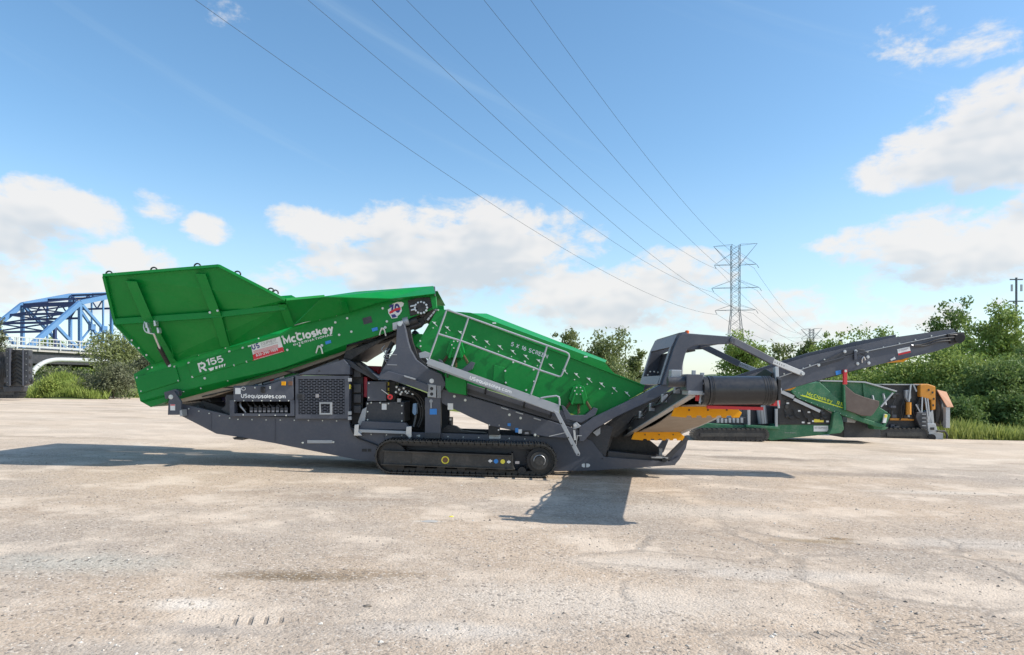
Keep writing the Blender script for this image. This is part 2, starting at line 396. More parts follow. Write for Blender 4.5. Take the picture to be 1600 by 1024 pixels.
# object makers
def bar(name, a, b, w_, h_, mat, parent, up=None, bevel=0, label=None):
    bm = bmesh.new(); a_bar(bm, a, b, w_, h_, up); return from_bm(name, bm, mat, parent, bevel=bevel, label=label)
def tube(name, pts, r, mat, parent, n=10, label=None, rounds=0):
    if rounds: pts = smooth_pts(pts, rounds)
    bm = bmesh.new(); a_tube(bm, pts, r, n); return auto(from_bm(name, bm, mat, parent, label=label))
def cyl(name, a, b, r, mat, parent, n=20, label=None):
    return tube(name, [a, b], r, mat, parent, n, label)
def extrude_poly(bm, front, back):
    A = [bm.verts.new(p) for p in front]; B = [bm.verts.new(p) for p in back]; n = len(A)
    bm.faces.new(A); bm.faces.new(B[::-1])
    for i in range(n): bm.faces.new((A[i], A[(i + 1) % n], B[(i + 1) % n], B[i]))

# ---- a plain stroke alphabet for painted lettering (cap height 1)
def _arc(cx, cy, rx, ry, a0, a1, n=10): return [(cx + rx * math.cos(R(a0 + (a1 - a0) * i / n)), cy + ry * math.sin(R(a0 + (a1 - a0) * i / n))) for i in range(n + 1)]
def _S(w_, h): return _arc(w_ / 2, h * .745, w_ / 2, h * .255, 35, 270) + _arc(w_ / 2, h * .245, w_ / 2, h * .245, 90, -145)[1:]
_bowl = lambda cx: [_arc(cx, .35, .25, .35, 0, 360, 16)]
GLYPH = {
    'A': (.62, [[(0, 0), (.31, 1), (.62, 0)], [(.12, .32), (.50, .32)]]), 'C': (.58, [_arc(.33, .5, .33, .5, 48, 312, 14)]), 'D': (.6, [[(0, 0), (0, 1), (.25, 1)] + _arc(.25, .5, .35, .5, 90, -90) + [(0, 0)]]),
    'E': (.48, [[(.48, 1), (0, 1), (0, 0), (.48, 0)], [(0, .52), (.42, .52)]]), 'I': (.04, [[(0, 0), (0, 1)]]), 'L': (.45, [[(0, 1), (0, 0), (.45, 0)]]), 'M': (.74, [[(0, 0), (0, 1), (.37, .25), (.74, 1), (.74, 0)]]),
    'N': (.6, [[(0, 0), (0, 1), (.6, 0), (.6, 1)]]), 'O': (.66, [_arc(.33, .5, .33, .5, 90, 450, 18)]), 'P': (.52, [[(0, 0), (0, 1), (.25, 1)] + _arc(.25, .73, .27, .27, 90, -90) + [(0, .46)]]), 'Q': (.66, [_arc(.33, .5, .33, .5, 90, 450, 18), [(.4, .25), (.66, 0)]]),
    'R': (.56, [[(0, 0), (0, 1), (.26, 1)] + _arc(.26, .73, .28, .27, 90, -90) + [(0, .46)], [(.26, .46), (.56, 0)]]), 'S': (.54, [_S(.54, 1)]), 'T': (.56, [[(0, 1), (.56, 1)], [(.28, 1), (.28, 0)]]), 'U': (.58, [[(0, 1), (0, .3)] + _arc(.29, .29, .29, .29, 180, 360) + [(.58, 1)]]),
    'X': (.58, [[(0, 0), (.58, 1)], [(0, 1), (.58, 0)]]), 'Y': (.58, [[(0, 1), (.29, .48), (.58, 1)], [(.29, .48), (.29, 0)]]),
    'a': (.5, _bowl(.25) + [[(.5, .7), (.5, 0)]]), 'c': (.46, [_arc(.27, .35, .27, .35, 48, 312, 12)]), 'd': (.5, _bowl(.25) + [[(.5, 1), (.5, 0)]]), 'e': (.54, [_arc(.27, .35, .27, .35, 312, 0, 14) + [(.02, .35)]]), 'i': (.04, [[(0, 0), (0, .7)], [(0, .88), (0, 1.02)]]),
    'k': (.46, [[(0, 0), (0, 1)], [(.44, .7), (.03, .3)], [(.18, .44), (.46, 0)]]), 'l': (.04, [[(0, 0), (0, 1)]]), 'm': (.8, [[(0, 0), (0, .7)], [(0, .4)] + _arc(.2, .45, .2, .25, 180, 0) + [(.4, 0)], [(.4, .4)] + _arc(.6, .45, .2, .25, 180, 0) + [(.8, 0)]]),
    'n': (.46, [[(0, 0), (0, .7)], [(0, .4)] + _arc(.23, .44, .23, .26, 180, 0) + [(.46, 0)]]), 'o': (.54, [_arc(.27, .35, .27, .35, 90, 450, 16)]), 'p': (.5, _bowl(.25) + [[(0, .7), (0, -.28)]]), 'q': (.5, _bowl(.25) + [[(.5, .7), (.5, -.28)]]), 'r': (.3, [[(0, 0), (0, .7)], [(0, .36)] + _arc(.24, .42, .24, .28, 180, 70)]),
    's': (.42, [_S(.42, .7)]), 't': (.3, [[(.1, .95), (.1, .1), (.28, 0)], [(0, .7), (.28, .7)]]), 'u': (.46, [[(0, .7), (0, .24)] + _arc(.23, .24, .23, .24, 180, 360), [(.46, .7), (.46, 0)]]), 'v': (.46, [[(0, .7), (.23, 0), (.46, .7)]]), 'w': (.72, [[(0, .7), (.18, 0), (.36, .7), (.54, 0), (.72, .7)]]), 'y': (.48, [[(0, .7), (.25, .02)], [(.48, .7), (.14, -.28), (0, -.28)]]),
    '0': (.54, [_arc(.27, .5, .27, .5, 90, 450, 18)]), '1': (.24, [[(0, .82), (.22, 1), (.22, 0)]]), '2': (.52, [_arc(.26, .74, .26, .26, 160, -30) + [(0, 0), (.52, 0)]]), '3': (.5, [_arc(.24, .75, .24, .25, 150, -90) + _arc(.24, .25, .26, .25, 90, -150)[1:]]), '5': (.52, [[(.48, 1), (.06, 1), (.02, .52)] + _arc(.25, .33, .27, .32, 120, -150)]),
    '6': (.54, [_arc(.27, .32, .27, .32, 180, 540, 16), _arc(.40, .42, .40, .58, 180, 95)]), '7': (.5, [[(0, 1), (.5, 1), (.16, 0)]]), '9': (.54, [_arc(.27, .68, .27, .32, 0, 360, 16), _arc(.14, .58, .40, .58, 0, -85)]), '.': (.04, [[(0, 0), (0, .14)]]), '-': (.3, [[(0, .42), (.3, .42)]]), ' ': (.2, [])}
def lettering(body, th, gap):
    """list of (polyline strips) and the total width"""
    x, out = th / 2, []
    for ch in body:
        w_, lines = GLYPH.get(ch, GLYPH[' '])
        for ln in lines: out.append([(px + x, py) for px, py in ln])
        x += w_ + th + gap
    return out, x - gap - th / 2

class Plane:
    """An upright object standing at depth Yo: traced outlines become local x/z coordinates at a given local depth."""
    def __init__(s, Yo, tilt, X=0.0):
        s.Yo, s.c, s.s, s.X = Yo, math.cos(tilt), math.sin(tilt), X
    def P(s, px, py, y=0.0):
        D = s.Yo + y; X = (px - 800) / F * D - s.X; Z = CAMH - (py - HOR) / F * D - s.zb
        return Vector((X * s.c - Z * s.s, y, X * s.s + Z * s.c))
    zb = 0.0
    def L(s, X, Y, Z):
        X -= s.X; Z -= s.zb
        return Vector((X * s.c - Z * s.s, Y - s.Yo, X * s.s + Z * s.c))
    def u(s, px, y=0.0): return px / F * (s.Yo + y)
    def plate(s, name, pts, y0, y1, mat, parent, bevel=.006, label=None):
        fr = [s.P(px, py, y0) for px, py in pts]
        bm = bmesh.new(); extrude_poly(bm, fr, [Vector((p.x, y1, p.z)) for p in fr])
        return from_bm(name, bm, mat, parent, bevel=bevel, label=label)
    def box(s, name, x0, y0_, x1, y1_, d0, d1, mat, parent, bevel=.006, label=None):
        return s.plate(name, [(x0, y0_), (x1, y0_), (x1, y1_), (x0, y1_)], d0, d1, mat, parent, bevel, label)
    def sheet(s, name, pts, th, mat, parent, bevel=.004, label=None):
        """pts: (px, py, depth); a folded plate of thickness th behind its front face"""
        fr = [s.P(*p) for p in pts]
        nrm = Vector()
        for i in range(len(fr)):
            a, b = fr[i], fr[(i + 1) % len(fr)]
            nrm += Vector(((a.y - b.y) * (a.z + b.z), (a.z - b.z) * (a.x + b.x), (a.x - b.x) * (a.y + b.y)))
        nrm.normalize()
        if nrm.y < 0: nrm = -nrm
        bm = bmesh.new(); extrude_poly(bm, fr, [p + nrm * th for p in fr])
        return from_bm(name, bm, mat, parent, bevel=bevel, label=label)
    _bolts = {}
    def bolts(s, pts, y, rpx, mat, parent, name='bolt', th=.02):
        key = (round(rpx, 2), mat, th)
        if key not in Plane._bolts:
            bm = bmesh.new(); r = rpx * 12.7 / F
            a_tube(bm, [(0, 0.004, 0), (0, -th, 0)], r, 6); a_tube(bm, [(0, 0.002, 0), (0, -th * .3, 0)], r * 1.45, 10)
            bmesh.ops.recalc_face_normals(bm, faces=bm.faces)
            me = bpy.data.meshes.new(name); bm.to_mesh(me); bm.free(); me.materials.append(MAT[mat]); Plane._bolts[key] = me
        for px, py in pts:
            o = bpy.data.objects.new(name, Plane._bolts[key]); COL.objects.link(o); o.parent = parent; o.location = s.P(px, py, y)
    def text(s, name, body, x0, y0_, x1, y1_, hpx, y, mat, parent, bold=.0, shear=0.0, label=None, th=.002, weight=None, gap=.12):
        """lettering whose baseline runs from (x0,y0) to (x1,y1), hpx tall"""
        wt = weight if weight is not None else .13 + bold * 2.2
        lines, width = lettering(body, wt, gap)
        A, B = s.P(x0, y0_, y), s.P(x1, y1_, y); d = B - A; up = Vector((-d.z, 0, d.x)).normalized(); hh = s.u(hpx, y)
        bm = bmesh.new()
        for k, ln in enumerate(lines):
            pts = [Vector((px, wt / 2 + py * (1 - wt))) for px, py in ln]; n = len(pts); closed = n > 3 and (pts[0] - pts[-1]).length < 1e-4
            L_, R_ = [], []
            for i, p in enumerate(pts):
                dirs = []
                if i > 0 or closed: q = pts[i] - pts[i - 1 if i > 0 else n - 2]; dirs.append(q.normalized())
                if i < n - 1 or closed: q = pts[i + 1 if i < n - 1 else 1] - pts[i]; dirs.append(q.normalized())
                t = sum(dirs, Vector((0, 0)))
                if t.length < 1e-5: t = dirs[0]
                t.normalize(); nn = Vector((-t.y, t.x)); c = max(.45, abs(nn.dot(Vector((-dirs[0].y, dirs[0].x)))))
                e = p.copy()
                L_.append(e + nn * (wt / 2 / c)); R_.append(e - nn * (wt / 2 / c))
            off = .0002 * k
            def T(v): return A + d * ((v.x + shear * v.y) / width) + up * (hh * v.y) + Vector((0, -off, 0))
            for i in range(n - 1):
                q = [T(L_[i]), T(L_[i + 1]), T(R_[i + 1]), T(R_[i])]
                vs = [bm.verts.new(p) for p in q]
                bm.faces.new(vs)
        me = bpy.data.meshes.new(name); bm.to_mesh(me); bm.free()
        return link(name, me, mat, parent, label)

# ------------------------------------------------------------------ ground
def ground_z(x, y):
    return -TILT * 40 * math.tanh(x / 40) + (noise.noise((x * .9, y * .9, 0)) * .006 + noise.noise((x * .23, y * .23, 5)) * .012) * (1 if y < 60 else 0)
def build_ground():
    xs, ys = [], []
    def lin(lo, hi, n): return [lo + (hi - lo) * i / n for i in range(n)]
    xs = [-4000, -1500, -600, -250, -120] + lin(-70, -16, 18) + lin(-16, 16, 110) + lin(16, 70, 19) + [120, 250, 600, 1500, 4000]
    ys = [-600, -150, -50, -20, -8] + lin(0, 3, 5) + lin(3, 20, 85) + lin(20, 70, 34) + [75, 90, 120, 180, 300, 600, 1200, 2500, 6000]
    v = [(x, y, ground_z(x, y)) for y in ys for x in xs]
    nx = len(xs)
    f = [(j * nx + i, j * nx + i + 1, (j + 1) * nx + i + 1, (j + 1) * nx + i) for j in range(len(ys) - 1) for i in range(nx - 1)]
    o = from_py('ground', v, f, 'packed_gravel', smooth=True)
    tag(o, kind='structure')
build_ground()

# ------------------------------------------------------------------ the tracked screening machine
M = Plane(Y0, TILT)
SM = empty('screening_machine', (0, Y0, 0), (0, TILT, 0))
tag(SM, 'long green and dark grey tracked screening plant standing in the middle of the yard', 'screening plant')
P = M.P
YC = 1.35
def mir(y): return 2 * YC - y

# -- tracks
def build_track(y0, y1, near):
    xl, xr = P(584, 720).x, P(871, 720).x
    zt, zb = .665, .0
    r = (zt - zb) / 2; cl, cr = xl + r, xr - r
    fr = M.plate('track', [(600, 704), (800, 712), (805, 735), (598, 727)] if near else [(600, 706), (800, 714), (800, 733), (600, 725)], y0 + .05, y1 - .05, 'track_frame_paint', SM, .02,
                 'black track with grey side beam on the near side' if near else None)
    yy0, yy1 = y0, y1
    # chain shoes
    straight = cr - cl; per = 2 * straight + 2 * math.pi * (r - .02); n = 66
    bm = bmesh.new()
    a_box(bm, (-.052, yy0, -.015), (.052, yy1, .008)); a_box(bm, (-.05, yy0, .008), (-.034, yy1, .034)); a_box(bm, (.0, yy0, .008), (.014, yy1, .030))
    a_box(bm, (-.045, yy0 + .12, -.06), (.045, yy0 + .17, -.015)); a_box(bm, (-.045, yy1 - .17, -.06), (.045, yy1 - .12, -.015))
    bmesh.ops.recalc_face_normals(bm, faces=bm.faces)
    me = bpy.data.meshes.new('shoe'); bm.to_mesh(me); bm.free(); me.materials.append(MAT['track_steel'])
    rr = r - .034
    for k in range(n):
        s = per * k / n
        arc = math.pi * (r - .02)
        if s < straight: x, z, a = cl + s, zt - .034, 0
        elif s < straight + arc: t = (s - straight) / arc * math.pi; x, z, a = cr + rr * math.sin(t), r + rr * math.cos(t), t
        elif s < 2 * straight + arc: x, z, a = cr - (s - straight - arc), zb + .034, math.pi
        else: t = math.pi + (s - 2 * straight - arc) / arc * math.pi; x, z, a = cl + rr * math.sin(t), r + rr * math.cos(t), t
        o = bpy.data.objects.new('shoe', me); COL.objects.link(o); o.parent = fr; o.location = (x, 0, z); o.rotation_euler = (0, a, 0)
    # sprocket, idler, rollers
    bm = bmesh.new(); ym = (y0 + y1) / 2
    a_tube(bm, [(cr, ym - .13, r), (cr, ym + .13, r)], .235, 28)
    for k in range(17):
        a = 2 * math.pi * k / 17; d = Vector((math.cos(a), 0, math.sin(a))); c = Vector((cr, ym, r))
        a_bar(bm, c + d * .22, c + d * .268, .05, .04, (0, 1, 0))
    auto(from_bm('sprocket', bm, 'black_steel', fr))
    bm = bmesh.new(); a_tube(bm, [(cr, y0 + .02, r), (cr, ym, r)], .17, 24); a_tube(bm, [(cr, y0 - .012, r), (cr, y0 + .03, r)], .085, 20)
    auto(from_bm('sprocket_hub', bm, 'track_frame_paint', fr))
    bm = bmesh.new(); a_tube(bm, [(cr + .105 * math.cos(t), y0 + .01, r + .105 * math.sin(t)) for t in [i * .13 for i in range(-6, 26)]], .006, 5)
    from_bm('hub_ring', bm, 'bright_steel', fr)
    bm = bmesh.new(); a_tube(bm, [(cl, ym - .14, r), (cl, ym + .14, r)], .25, 28); auto(from_bm('idler_wheel', bm, 'black_steel', fr))
    for k in range(7):
        cyl('roller', (cl + .15 + k * .38, y0 + .09, .125), (cl + .15 + k * .38, y1 - .09, .125), .075, 'black_steel', fr, 14)
    for k in range(2):
        cyl('carrier_roller', (cl + .8 + k * 1.0, y0 + .1, .56), (cl + .8 + k * 1.0, y1 - .1, .56), .045, 'black_steel', fr, 14)
    # link chain inside, dark
    bm = bmesh.new(); a_box(bm, (cl, ym - .1, zt - .13), (cr, ym + .1, zt - .075)); a_box(bm, (cl, ym - .1, .075), (cr, ym + .1, .12))
    from_bm('link_chain', bm, 'black_steel', fr)
    if near:
        for z in (0, 1):
            pts = [(598, 704.5), (800, 712.5)] if z == 0 else [(596, 725.5), (801, 733.5)]
            a, b = P(*pts[0], y0 + .03), P(*pts[1], y0 + .03); bar('beam_flange', a, b, .07, .02, 'track_steel', fr)
        M.box('beam_splice', 641.5, 706, 643, 724, y0 + .035, y0 + .06, 'track_steel', fr, 0)
        yd = y0 + .046
        c = P(695.7, 719, yd)
        bm = bmesh.new(); a_tube(bm, [(c.x + .062 * math.cos(t), yd - .004, c.z + .062 * math.sin(t)) for t in [i * math.pi / 16 for i in range(33)]], .012, 6)
        from_bm('tie_down_ring', bm, 'yellow_decal', fr, smooth=True)
        cyl('tie_down_hole', (c.x, yd - .002, c.z), (c.x, yd + .003, c.z), .05, 'rust', fr, 20)
        for px, py, mt in ((775, 721, 'blue_decal'), (785.5, 721.5, 'yellow_decal')):
            c = P(px, py, yd); cyl('direction_dot', (c.x, yd - .002, c.z), (c.x, yd + .004, c.z), .042, mt, fr, 18)
        M.plate('arrow_decal', [(762.5, 720.5), (766.5, 717.5), (766.5, 719.2), (769, 719.2), (769, 722), (766.5, 722), (766.5, 723.7)], yd - .002, yd + .004, 'white_decal', fr, 0)
        M.plate('arrow_decal', [(798.5, 722), (794.5, 719), (794.5, 720.6), (792.3, 720.6), (792.3, 723.4), (794.5, 723.4), (794.5, 725)], yd - .002, yd + .004, 'white_decal', fr, 0)
        M.box('small_decal', 805, 721, 811.5, 725, yd - .002, yd + .004, 'grey_decal', fr, 0)
        M.box('beam_end', 799, 708, 802, 735, y0 + .03, y0 + .3, 'track_steel', fr, .004)
build_track(0.0, .45, True)
build_track(2.25, 2.70, False)

# -- chassis
ch = M.plate('chassis', [(282, 631), (359, 649), (545, 655), (547, 668), (562, 674), (664, 676), (855, 683), (905, 681), (925, 690), (944, 714), (1046, 722), (1062, 713), (1055, 727), (930, 735.5), (872, 736.5), (800, 735), (583, 721), (557, 718.5), (430, 693), (379, 684), (338, 678), (282, 649.5)], .5, .58, 'grey_paint', SM, .006)
M.plate('chassis_far_side', [(285, 631), (545, 655), (562, 674), (855, 683), (925, 690), (944, 714), (1046, 722), (1055, 727), (872, 736.5), (583, 721), (379, 684), (338, 678), (285, 649)], .5, .58, 'grey_paint', SM).location.y = 1.62
bm = bmesh.new()
for px, py in ((300, 641), (420, 668), (500, 680), (600, 695), (720, 704), (840, 712), (960, 725)):
    a = P(px, py, .5); a_box(bm, (a.x - .1, .58, a.z - .12), (a.x + .1, 2.12, a.z + .08))
from_bm('chassis_cross_members', bm, 'dark_grey_paint', SM)
M.plate('chassis_belly', [(360, 655), (545, 660), (580, 690), (860, 700), (860, 725), (583, 712), (430, 686), (380, 677)], .7, 2.0, 'black_steel', SM, 0)
for px, py, x2, y2 in ((480, 688, 519, 693),):
    M.box('grab_plate', px, py, x2, y2, .485, .51, 'galvanised', ch, .004)
M.box('lashing_slot', 565.5, 701.5, 573, 706, .492, .505, 'black_steel', ch, 0); M.box('lashing_slot', 574.5, 701.5, 580, 706, .492, .505, 'black_steel', ch, 0)
M.bolts([(473, 692), (521, 691), (655, 681), (841, 681)], .5, 1.2, 'zinc_bolt', ch)
for x, y0_, y1_ in ((473, 690, 700), (600, 677, 690), (720, 680, 692), (430, 655, 690), (330, 645, 672)): bar('weld_bead', P(x, y0_, .496), P(x, y1_, .496), .012, .012, 'grey_paint', ch)
M.bolts([(295 + 16 * k, 639 + 3.6 * k) for k in range(5)] + [(372 + 22 * k, 655.5 + .35 * k) for k in range(8)] + [(580 + 24 * k, 679 + .7 * k) for k in range(11)], .5, .75, 'zinc_bolt', ch)
tube('brake_hose', [P(548, 668, .46), P(556, 684, .45), P(575, 690, .46), P(592, 697, .47)], .014, 'hose_rubber', ch, 6, rounds=2)
M.box('serial_plate', 764.5, 679.5, 782, 685.5, .488, .505, 'white_decal', ch, .0)
M.text('serial_lettering', 'OOOOO', 766, 684.3, 780.5, 684.3, 3.2, .4865, 'grey_decal', ch)
M.plate('reflector', [(909, 726), (911, 724.6), (914, 724.6), (914, 730.5), (911, 730.5), (909, 729)], .49, .505, 'white_decal', ch, 0)
M.plate('reflector', [(916, 724.6), (919, 724.6), (922, 726), (922, 728.5), (919, 730.5), (916, 730.5)], .49, .505, 'white_decal', ch, 0)
M.plate('tail_end_cover', [(363, 684), (379.5, 684.5), (379, 688), (366, 687)], .45, 1.2, 'black_steel', SM, .003)
# front pivot bracket
pb = M.plate('pivot_bracket', [(263, 628), (268, 612.5), (272, 611), (283, 628), (283, 648.5), (262, 648.5)], .30, .36, 'grey_paint', SM)
M.plate('pivot_arm', [(256, 613), (274.5, 608), (279, 611), (279, 618), (258, 624)], .36, .5, 'grey_paint', pb)
M.bolts([(267, 620.5)], .30, 2.6, 'zinc_bolt', pb)
M.box('safety_decal', 266, 632, 273.5, 641.5, .294, .302, 'white_decal', pb, 0); M.box('decal_heading', 266.4, 632.3, 273.1, 634, .291, .296, 'red_decal', pb, 0)
M.plate('bracket_foot', [(280.5, 642), (284, 640), (285, 650.5), (281, 651)], .28, .48, 'galvanised', pb)
M.plate('pivot_bracket_far', [(263, 628), (268, 612.5), (283, 628), (283, 648.5), (262, 648.5)], .30, .36, 'grey_paint', SM).location.y = 2.0

# -- engine housing
hs = M.plate('engine_housing', [(364.5, 603), (412, 602), (460, 588), (545.5, 586.5), (545.5, 654.5), (359, 650.5), (359, 625), (364.5, 625)], .60, 1.75, 'grey_paint', SM, .008)
def framed(name, outer, holes, y0, y1, mat, parent):
    """plate with rectangular openings (pixels), cut as strips round each hole"""
    x0, ya, x1, yb = outer
    bm = bmesh.new()
    def q(a, b, c, d):
        fr = [P(a, b, y0), P(c, b, y0), P(c, d, y0), P(a, d, y0)]; extrude_poly(bm, fr, [Vector((p.x, y1, p.z)) for p in fr])
    hx0, hy0, hx1, hy1 = holes
    q(x0, ya, x1, hy0); q(x0, hy1, x1, yb); q(x0, hy0, hx0, hy1); q(hx1, hy0, x1, hy1)
    return from_bm(name, bm, mat, parent)
wp = M.plate('upper_panel', [(364.5, 603.5), (412, 602.5), (458, 588.8), (459, 625.5), (364.5, 625.5)], .42, .61, 'grey_paint', hs, .012)
framed('valve_bay_frame', (359, 625.5, 460, 650.5), (366, 627.3, 453.5, 646.3), .42, .61, 'grey_paint', hs)
vb = M.box('valve_bay', 364, 626, 455, 648, .585, .60, 'recess_shade_black', hs, 0)  # back of the bay, its shade put into the black colour
rng = random.Random(3)
for k in range(9):
    x = 390 + k * 6.8
    M.box('valve_block', x, 637 + rng.uniform(-1, 1), x + 5.2, 645.5, .47, .585, 'dark_grey_paint', vb, .006)
    c = P(x + 2.5, 635, .52); cyl('valve_knob', (c.x, .50, c.z), (c.x, .585, c.z), .018, 'black_steel', vb, 8)
    M.box('valve_tag', x + .5, 641.8, x + 4.6, 644, .462, .472, 'grey_decal', vb, 0)
for k in range(6):
    x = 372 + k * 12 + rng.uniform(-2, 2)
    tube('hose', [P(x, 629, .56), P(x + 3, 634, .48), P(x + 8, 637, .5), P(x + 14, 640, .52)], .014, 'hose_rubber', vb, 6, rounds=2)
tube('pale_hose', [P(376, 628, .56), P(375, 634, .47), P(380, 640, .46), P(384, 645, .5)], .016, 'galvanised', vb, 6, rounds=2)
M.bolts([(367 + 14 * k, 626.4) for k in range(7)] + [(380, 648.6), (405, 649), (430, 649.2), (447, 649.4)], .42, .7, 'zinc_bolt', hs)
M.box('warning_decal', 367.5, 606.5, 376, 616, .414, .424, 'white_decal', wp, 0)
M.text('panel_lettering', 'USequipsales.com', 376.5, 622, 446.5, 623.2, 6.8, .4165, 'white_decal', wp, weight=.2, gap=.05)
c = P(380.5, 607.5, .415)
bm = bmesh.new(); a_tube(bm, [(c.x + .038 * math.cos(t), .414, c.z + .03 * math.sin(t)) for t in [i * math.pi / 10 for i in range(21)]], .006, 5); from_bm('round_logo', bm, 'white_decal', wp)
M.box('black_handle', 407, 604.5, 413, 613.5, .38, .42, 'black_rubber', wp, .01)
M.box('control_switch', 439.5, 596.5, 446, 602.5, .40, .42, 'yellow_paint', wp, .004); M.box('control_switch', 450, 596, 456.5, 602.5, .40, .42, 'rust', wp, .004)
M.bolts([(398.5, 606), (422, 607), (422, 605)], .42, .9, 'zinc_bolt', wp)
dr = framed('engine_door', (461.5, 587.5, 545.5, 654.5), (466, 592.5, 538.5, 648), .42, .61, 'grey_paint', hs)
M.box('radiator_core', 464, 590, 541, 650, .50, .515, 'recess_shade_black', dr, 0)  # shade behind the grille put into the colour, the gap is shallow
bm = bmesh.new()
rows = 22
for j in range(rows + 1):
    ya = 592.5 + (648 - 592.5) * j / rows
    fr = [P(466, ya - .52, .424), P(538.5, ya - .52, .424), P(538.5, ya + .52, .424), P(466, ya + .52, .424)]
    extrude_poly(bm, fr, [Vector((p.x, .432, p.z)) for p in fr])
    if j < rows:
        for i in range(-1, 9):
            xa = 466 + 8.4 * (i + (.5 if j % 2 else 0)) + 7.2
            if 466 < xa < 537:
                fr = [P(xa, ya, .425), P(xa + 1.5, ya, .425), P(xa + 1.5, ya + 2.5, .425), P(xa, ya + 2.5, .425)]
                extrude_poly(bm, fr, [Vector((p.x, .431, p.z)) for p in fr])
tag(from_bm('slotted_grille', bm, 'grey_paint', dr), kind='stuff')
framed('grille_cover_frame', (499, 629, 518.5, 648), (501, 631, 515.5, 645.5), .395, .43, 'galvanised', dr)
M.box('door_latch', 464, 615, 475, 624, .405, .425, 'dark_grey_paint', dr, .004); M.box('latch_pocket', 466, 616.5, 472, 622, .401, .41, 'black_steel', dr, 0)
M.box('round_decal', 493, 616, 497.5, 621.5, .41, .425, 'grey_decal', dr, 0)
for y in (591, 643, 651): M.box('hinge', 543.5, y, 549, y + 5.5, .40, .45, 'galvanised', dr, .004)
M.box('yellow_strip', 545.6, 601, 547.2, 608, .43, .5, 'yellow_decal', dr, 0)
hd = M.plate('engine_hood', [(463, 585.6), (537, 561.5), (546.5, 572), (546.5, 585.6)], .45, 1.75, 'grey_paint', SM, .008)
M.bolts([(499, 580)], .45, .9, 'black_steel', hd)
M.plate('hood_lid', [(536, 560), (546, 563), (592, 594), (583, 593), (548, 574)], .55, 1.7, 'dark_grey_paint', SM, .006)
M.plate('hood_lid_seal', [(556, 568), (561, 566.5), (591, 592), (587, 594)], .50, .56, 'black_rubber', SM, .004)
M.plate('hydraulic_tank', [(353, 617), (365, 617), (365, 650), (359, 650), (345, 640), (352, 634)], .62, 1.3, 'dark_grey_paint', SM, .008)
M.plate('blue_side_panel', [(326, 622), (352, 613), (352, 630), (331, 630)], 1.5, 1.56, 'purple_panel', SM, .004)
M.text('blue_panel_lettering', 'Drive Your Dream', 330.5, 628, 350.5, 628, 2.0, 1.495, 'white_decal', SM)
M.plate('dark_under_frame', [(284, 632), (300, 630), (318, 627), (356, 639), (357, 648), (345, 647)], .8, 1.9, 'black_steel', SM, 0)
M.plate('feed_mast', [(311, 612), (326, 609), (326, 622), (331, 630), (337, 640), (311, 634), (316, 622)], .95, 1.75, 'black_steel', SM, .01)
# objects parked on the tray behind the housing
for x0, y0_, x1, y1_, mt, nm in ((394, 598, 402, 607, 'sky_blue_decal', 'blue_jug'), (403, 597, 409, 606, 'white_decal', 'white_filter'), (409, 595, 423, 606, 'black_steel', 'black_box'),
                                 (422, 592, 428, 600, 'red_decal', 'red_valve'), (428, 590, 437, 600, 'sky_blue_decal', 'blue_cap'), (436, 588, 445, 596, 'white_decal', 'white_cap'), (443, 583, 462, 592, 'green_paint', 'green_tube')):
    M.plate(nm, [(x0, y0_ + 2), (x0 + 2, y0_), (x1 - 2, y0_ - 1), (x1, y0_), (x1, y1_), (x0, y1_)], .9, 1.15, mt, SM, .012)
tube('pale_hose', [P(412, 600, .85), P(470, 585, .85), P(530, 562, .9)], .018, 'galvanised', SM, 6)

# -- equipment bay between housing and post
eb = M.box('radiator_stack', 549, 575, 567, 664, .75, 1.6, 'black_steel', SM, .01)
for ya, yb in ((577, 590), (600, 614), (616, 630), (634, 646)):
    M.box('filter_canister', 552, ya, 564, yb, .66, .76, 'dark_grey_paint', eb, .015)
M.plate('bay_side_cover', [(566, 640), (573, 636), (570, 660), (562, 666), (559, 660)], .62, .68, 'galvanised', eb, .006)
rc = M.plate('red_engine_cover', [(568, 588), (574, 590), (574, 621), (567, 621)], .85, 1.3, 'pink_red_paint', SM, .01)
M.plate('red_engine_hood', [(569, 571.5), (596, 572.5), (598, 590), (575, 588)], 1.6, 2.1, 'pink_red_paint', SM, .012)
tube('red_pipe', [P(583, 583, 1.5), P(588, 577, 1.5), P(592, 586, 1.5), P(594, 577, 1.5)], .02, 'red_paint', rc, 8, rounds=1)
M.box('control_cabinet', 573.5, 596, 603.5, 627, .62, 1.3, 'grey_paint', SM, .01)
cb = M.box('battery_cabinet', 571.5, 628, 631, 660, .66, 1.5, 'dark_grey_paint', SM, .01)
M.bolts([(576.5, 599), (576, 621.5), (580, 629.5), (594, 629.5)], .62, .9, 'zinc_bolt', cb)
M.bolts([(574.5, 631), (574.5, 643.5), (574.5, 656), (628, 634), (628, 646), (628, 658), (607, 631)], .66, .9, 'zinc_bolt', cb)
M.box('cabinet_decal', 596.5, 631, 604, 640.5, .652, .662, 'white_decal', cb, 0)
M.plate('service_tray', [(566, 658), (634, 661), (640, 672), (561, 671)], .48, .66, 'grey_paint', SM, .006)
M.plate('step_bar', [(561, 671), (640, 674), (644, 682), (640, 684.5), (632, 678.5), (566, 676), (558, 682), (552, 680)], .40, .46, 'galvanised', SM, .006)
for a in ([(554, 664), (561, 663), (560, 675), (566, 681), (553, 681)], [(635, 667), (643, 666), (643, 683), (639, 685), (634, 679)]):
    M.plate('step_bracket', a, .36, .40, 'bright_steel', SM, .006)
M.box('valve_cover', 605, 596, 618, 630, .8, 1.2, 'black_steel', SM, .008)
for ya in (597.5, 606, 613): M.box('valve_label', 605.5, ya, 608, ya + 5, .79, .80, 'yellow_decal', SM, 0)
